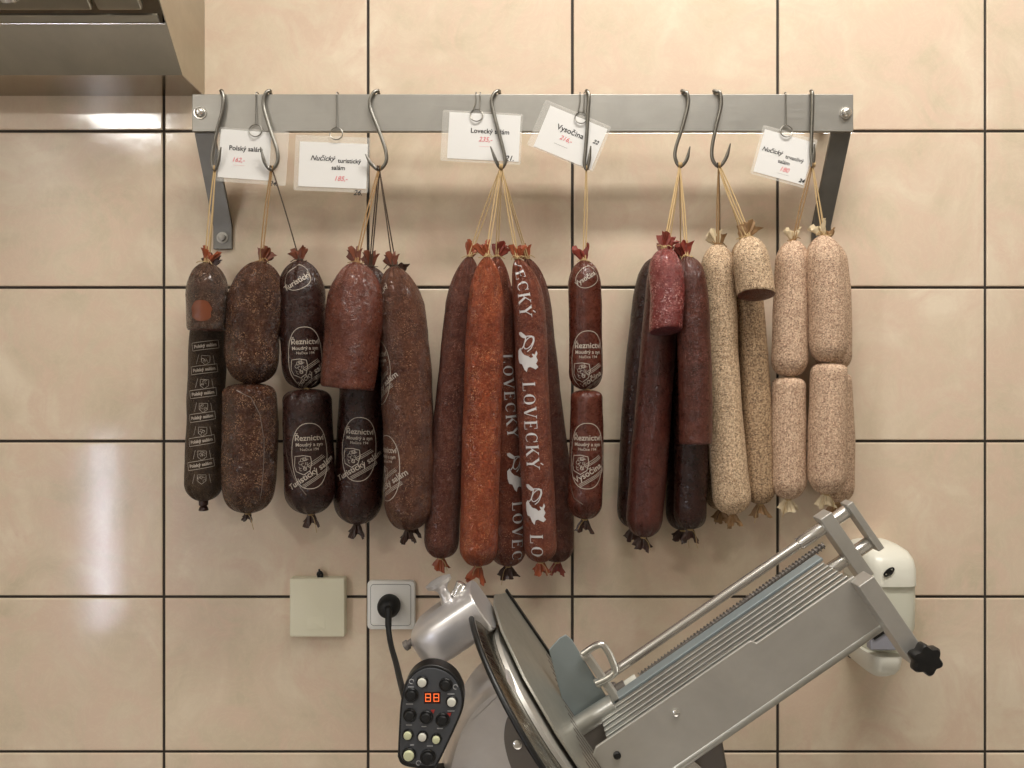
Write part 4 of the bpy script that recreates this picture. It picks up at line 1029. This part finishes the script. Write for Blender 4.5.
for k in range(16):
    dd = .220+.0125*k; ubox(bm, UG+0.002, UG+0.0034, vt0-.29, vt0-(.095+.004*k), dd, dd+.0040)  # thin dark strips stand in for the shade in each groove
part('groove_shade', bm, 'dark_alu', parent=gpl)
bm = bmesh.new(); ubox(bm, UG+0.003, UG+0.006, vt0-.30, vt0, .198, .207); part('edge_strip', bm, 'black', parent=gpl)

# sharpener / head cover: loft along the tray direction
def loft(sections, seg=36, e=0.5):
    bm = bmesh.new(); rings = []
    for (u, vc, dc, hv, hd) in sections:
        ring = []
        for k in range(seg):
            a = 2*PI*k/seg; c_, s_ = math.cos(a), math.sin(a)
            ring.append(bm.verts.new(W3(u, vc+hv*math.copysign(abs(c_)**e, c_), dc+hd*math.copysign(abs(s_)**e, s_))))
        rings.append(ring)
    for A, B in zip(rings, rings[1:]):
        for k in range(seg): bm.faces.new((A[k], A[(k+1) % seg], B[(k+1) % seg], B[k]))
    bm.faces.new(rings[0][::-1]); bm.faces.new(rings[-1]); return bm
hd_ = .33; hu0 = uv(410, 636, hd_)[0]; hu1 = uv(480, 597, hd_)[0]; hv = uv(449, 622, hd_)[1]; k_ = S(.36)
secs = []
for (f, sv, sdp, dv) in ((0, .25, .25, 0), (.03, .55, .5, 0), (.09, .78, .75, 0), (.2, .95, .92, 0), (.4, 1.0, 1.0, 0), (.7, 1.0, 1.0, .0), (.985, .97, 1.0, .0), (1, .94, .97, .0)):
    secs.append((hu0+(hu1-hu0)*f, hv+dv-.004, .335, 25*k_*sv, .042*sdp))
hc = part('head_cover', loft(secs, 44, 0.62), 'alu', sharp=35)
def knob(px, py, d, axis, prof, m='alu', nm='sharpener_knob'):
    bm = bmesh.new(); lathe(bm, P(px, py, d), axis, prof, 28); part(nm, bm, m, parent=hc)
up = (P(435, 578, .34)-P(446, 600, .34)).normalized()
knob(448, 601, .34, up, [(0, .009), (.006, .0065), (.014, .006), (.018, .0085), (.022, .0155), (.026, .016), (.028, .010)])
up2 = (P(461, 583, .34)-P(454, 598, .34)).normalized()
knob(455.5, 596, .34, up2, [(0, .0062), (.016, .0062), (.017, .005)], 'chrome')
knob(413, 641, .35, (P(404, 647, .35)-P(413, 641, .35)).normalized(), [(0, .004), (.006, .004), (.0065, .0058), (.011, .0058), (.012, .004)], 'dark_alu', 'side_pin')
# main body casting
prof = [(437, 790), (449, 742), (462, 714), (480, 694), (498, 683), (508, 681), (516, 690), (528, 712), (560, 762), (600, 830), (600, 925), (437, 925)]
def smooth2(pts, n=5):
    q = smooth_path([Vector((x, y, 0)) for x, y in pts], n); return [(v.x, v.y) for v in q]
top = smooth2(prof[:8], 5)+prof[8:]
bm = bmesh.new(); fr = [P(x, y, .445) for x, y in top]; rings = []
cx0 = sum(p.x for p in fr)/len(fr); cz0 = sum(p.z for p in fr)/len(fr)
def inset_ring(ins, d):
    out = []; n = len(fr)
    for i, p in enumerate(fr):
        a = fr[i-1]; b = fr[(i+1) % n]; t_ = Vector((b.x-a.x, 0, b.z-a.z)).normalized(); nrm = Vector((-t_.z, 0, t_.x))
        if nrm.dot(Vector((cx0-p.x, 0, cz0-p.z))) < 0: nrm = -nrm
        out.append(bm.verts.new((p.x+nrm.x*ins, -d, p.z+nrm.z*ins)))
    return out
for (ins, d) in ((.008, .335), (.002, .342), (0, .355), (0, .415), (.002, .430), (.005, .440), (.009, .445)): rings.append(inset_ring(ins, d))
for A, B in zip(rings, rings[1:]):
    n = len(A)
    for k in range(n): bm.faces.new((A[k], A[(k+1) % n], B[(k+1) % n], B[k]))
bm.faces.new(rings[0][::-1]); bm.faces.new(rings[-1])
body = part('body_casting', bm, 'alu', sharp=50)
bm = bmesh.new(); prism(bm, [P(x, y, .4455) for x, y in smooth2([(520, 708), (508, 716), (504, 735), (507, 755), (514, 775)], 5)+[(560, 800), (562, 775), (545, 745)]], (0, -0.0015, 0)); part('motor_recess', bm, 'dark_alu', 0.0006, parent=body)
bm = bmesh.new(); lathe(bm, P(517.5, 744, .447), (0, -1, 0), [(0, .005), (.0015, .0048), (.0025, .003)], 20); part('bolt', bm, 'chrome', parent=body)
# base
c0, c1 = P(395, 920, .44), P(760, 920, .44)
bm = bmesh.new(); box(bm, -0.12, 0.30, -0.56, -0.18, WT+0.012, WT+0.052); part('base', bm, 'alu', 0.012)
for x in (-0.09, 0.27):
    for y in (-0.53, -0.21):
        bm = bmesh.new(); lathe(bm, (x, y, WT), (0, 0, 1), [(0, .018), (.013, .016)], 20); part('foot', bm, 'rubber')
# control panel
cpx = [(397.5, 757), (399.5, 715), (401.5, 697), (405, 684), (412, 673), (422, 666.5), (433, 665), (445, 668.5), (455, 676), (461.5, 687), (464, 699), (463, 709), (458, 722), (448, 744), (437, 766), (431, 770), (410, 767.5), (401, 764)]
PD = .475
pts = smooth2(cpx+[cpx[0]], 4)[:-1]
ctrx = sum(p[0] for p in pts)/len(pts); ctry = sum(p[1] for p in pts)/len(pts)
def scaled(s_, d): return [P(ctrx+(x-ctrx)*s_, ctry+(y-ctry)*s_, d) for x, y in pts]
bm = bmesh.new(); prism(bm, [Vector((p.x, -PD, p.z)) for p in scaled(1.0, PD)], (0, 0.020, 0)); pan = part('control_panel', bm, 'black', 0.0025)
bm = bmesh.new(); prism(bm, scaled(.93, PD+.0012), (0, 0.002, 0)); part('panel_face', bm, 'panel', 0.0004, parent=pan)
BT = [(422.2,681.8,5,'w'),(445.8,684.5,5.6,'k'),(411.4,694.8,5.8,'k'),(451.7,701.3,5,'w'),(409.8,715,5.6,'k'),(426.3,717,5.6,'k'),(442.5,719.7,5.8,'k'),(407.9,734.6,4.6,'c'),(422.5,736.2,4.6,'w'),(436.3,738.7,4.4,'c'),(409,754.6,6,'c'),(428,757,6.6,'k')]
for x, y, r, k in BT:
    bm = bmesh.new(); rr_ = r*S(PD)
    q = P(x, y, PD+.0012)
    lathe(bm, q, (0, -1, 0), [(-.001, rr_*1.22), (.0014, rr_*1.20), (.002, rr_*1.1), (.0018, rr_*0.9)], 24); col = part('button_collar', bm, 'black', parent=pan)
    bm = bmesh.new(); lathe(bm, q, (0, -1, 0), [(0, rr_*.88), (.0032, rr_*.88), (.0042, rr_*.74), (.0045, rr_*.3)], 24)
    part('button', bm, {'w': 'button_white', 'c': 'button_cream', 'k': 'rubber'}[k], parent=pan)
bm = bmesh.new(); a, b = P(424, 692, PD+.0014), P(440.5, 703.5, PD+.0014); box(bm, a.x, b.x, -PD-.0017, -PD-.0010, b.z, a.z); disp = part('display', bm, 'led_off', parent=pan)
bm = bmesh.new()
for cx in (428, 436.3):
    for seg in ((-2.6,-4.2,2.6,-4.2),(-2.6,0,2.6,0),(-2.6,4.2,2.6,4.2),(-2.8,-4,-2.8,0),(2.8,-4,2.8,0),(-2.8,0,-2.8,4),(2.8,0,2.8,4)):
        if cx == 428 and False: continue
        x0, y0, x1, y1 = [v*.86 for v in seg]; A = P(cx+min(x0, x1)-.35, 697.7+min(y0, y1)-.35, PD+.002); B = P(cx+max(x0, x1)+.35, 697.7+max(y0, y1)+.35, PD+.002)
        box(bm, A.x, B.x, -PD-.0020, -PD-.0016, B.z, A.z)
part('digits', bm, 'led', parent=pan, lab='glowing orange digits')
bm = bmesh.new()
for (x, y, w_) in ((411,687,6),(451,694,7),(409.5,704,7),(451,711,7),(409,725,6),(424,726.5,5),(440,728.5,6),(412,745,4),(430,746,6)):
    A, B = P(x-w_/2, y-.5, PD+.0013), P(x+w_/2, y+.4, PD+.0013); box(bm, A.x, B.x, -PD-.0016, -PD-.0011, B.z, A.z)
for (x, y) in ((411.5, 681.5), (455.5, 687), (418.5, 763)):
    tube(bm, [P(x, y, PD+.0014)+Vector((.0022*math.cos(a), 0, .0022*math.sin(a))) for a in [2*PI*j/16 for j in range(14)]], 0.0004, 6)
part('panel_marks', bm, 'mark', parent=pan)
bm = bmesh.new()
for (x, y) in ((432.5, 711.5), (449, 714.5)):
    prism(bm, [P(x-2, y-1.5, PD+.0013), P(x+2.4, y-2, PD+.0013), P(x+1, y+2.2, PD+.0013)], (0, -.0004, 0))
part('red_marks', bm, 'redmark', parent=pan)
# neck joining the panel to the body
bm = bmesh.new(); box(bm, P(415, 0, .45).x, P(470, 0, .45).x, -.456, -.42, P(0, 815, .45).z, P(0, 776, .45).z); part('panel_bracket', bm, 'black', 0.004)
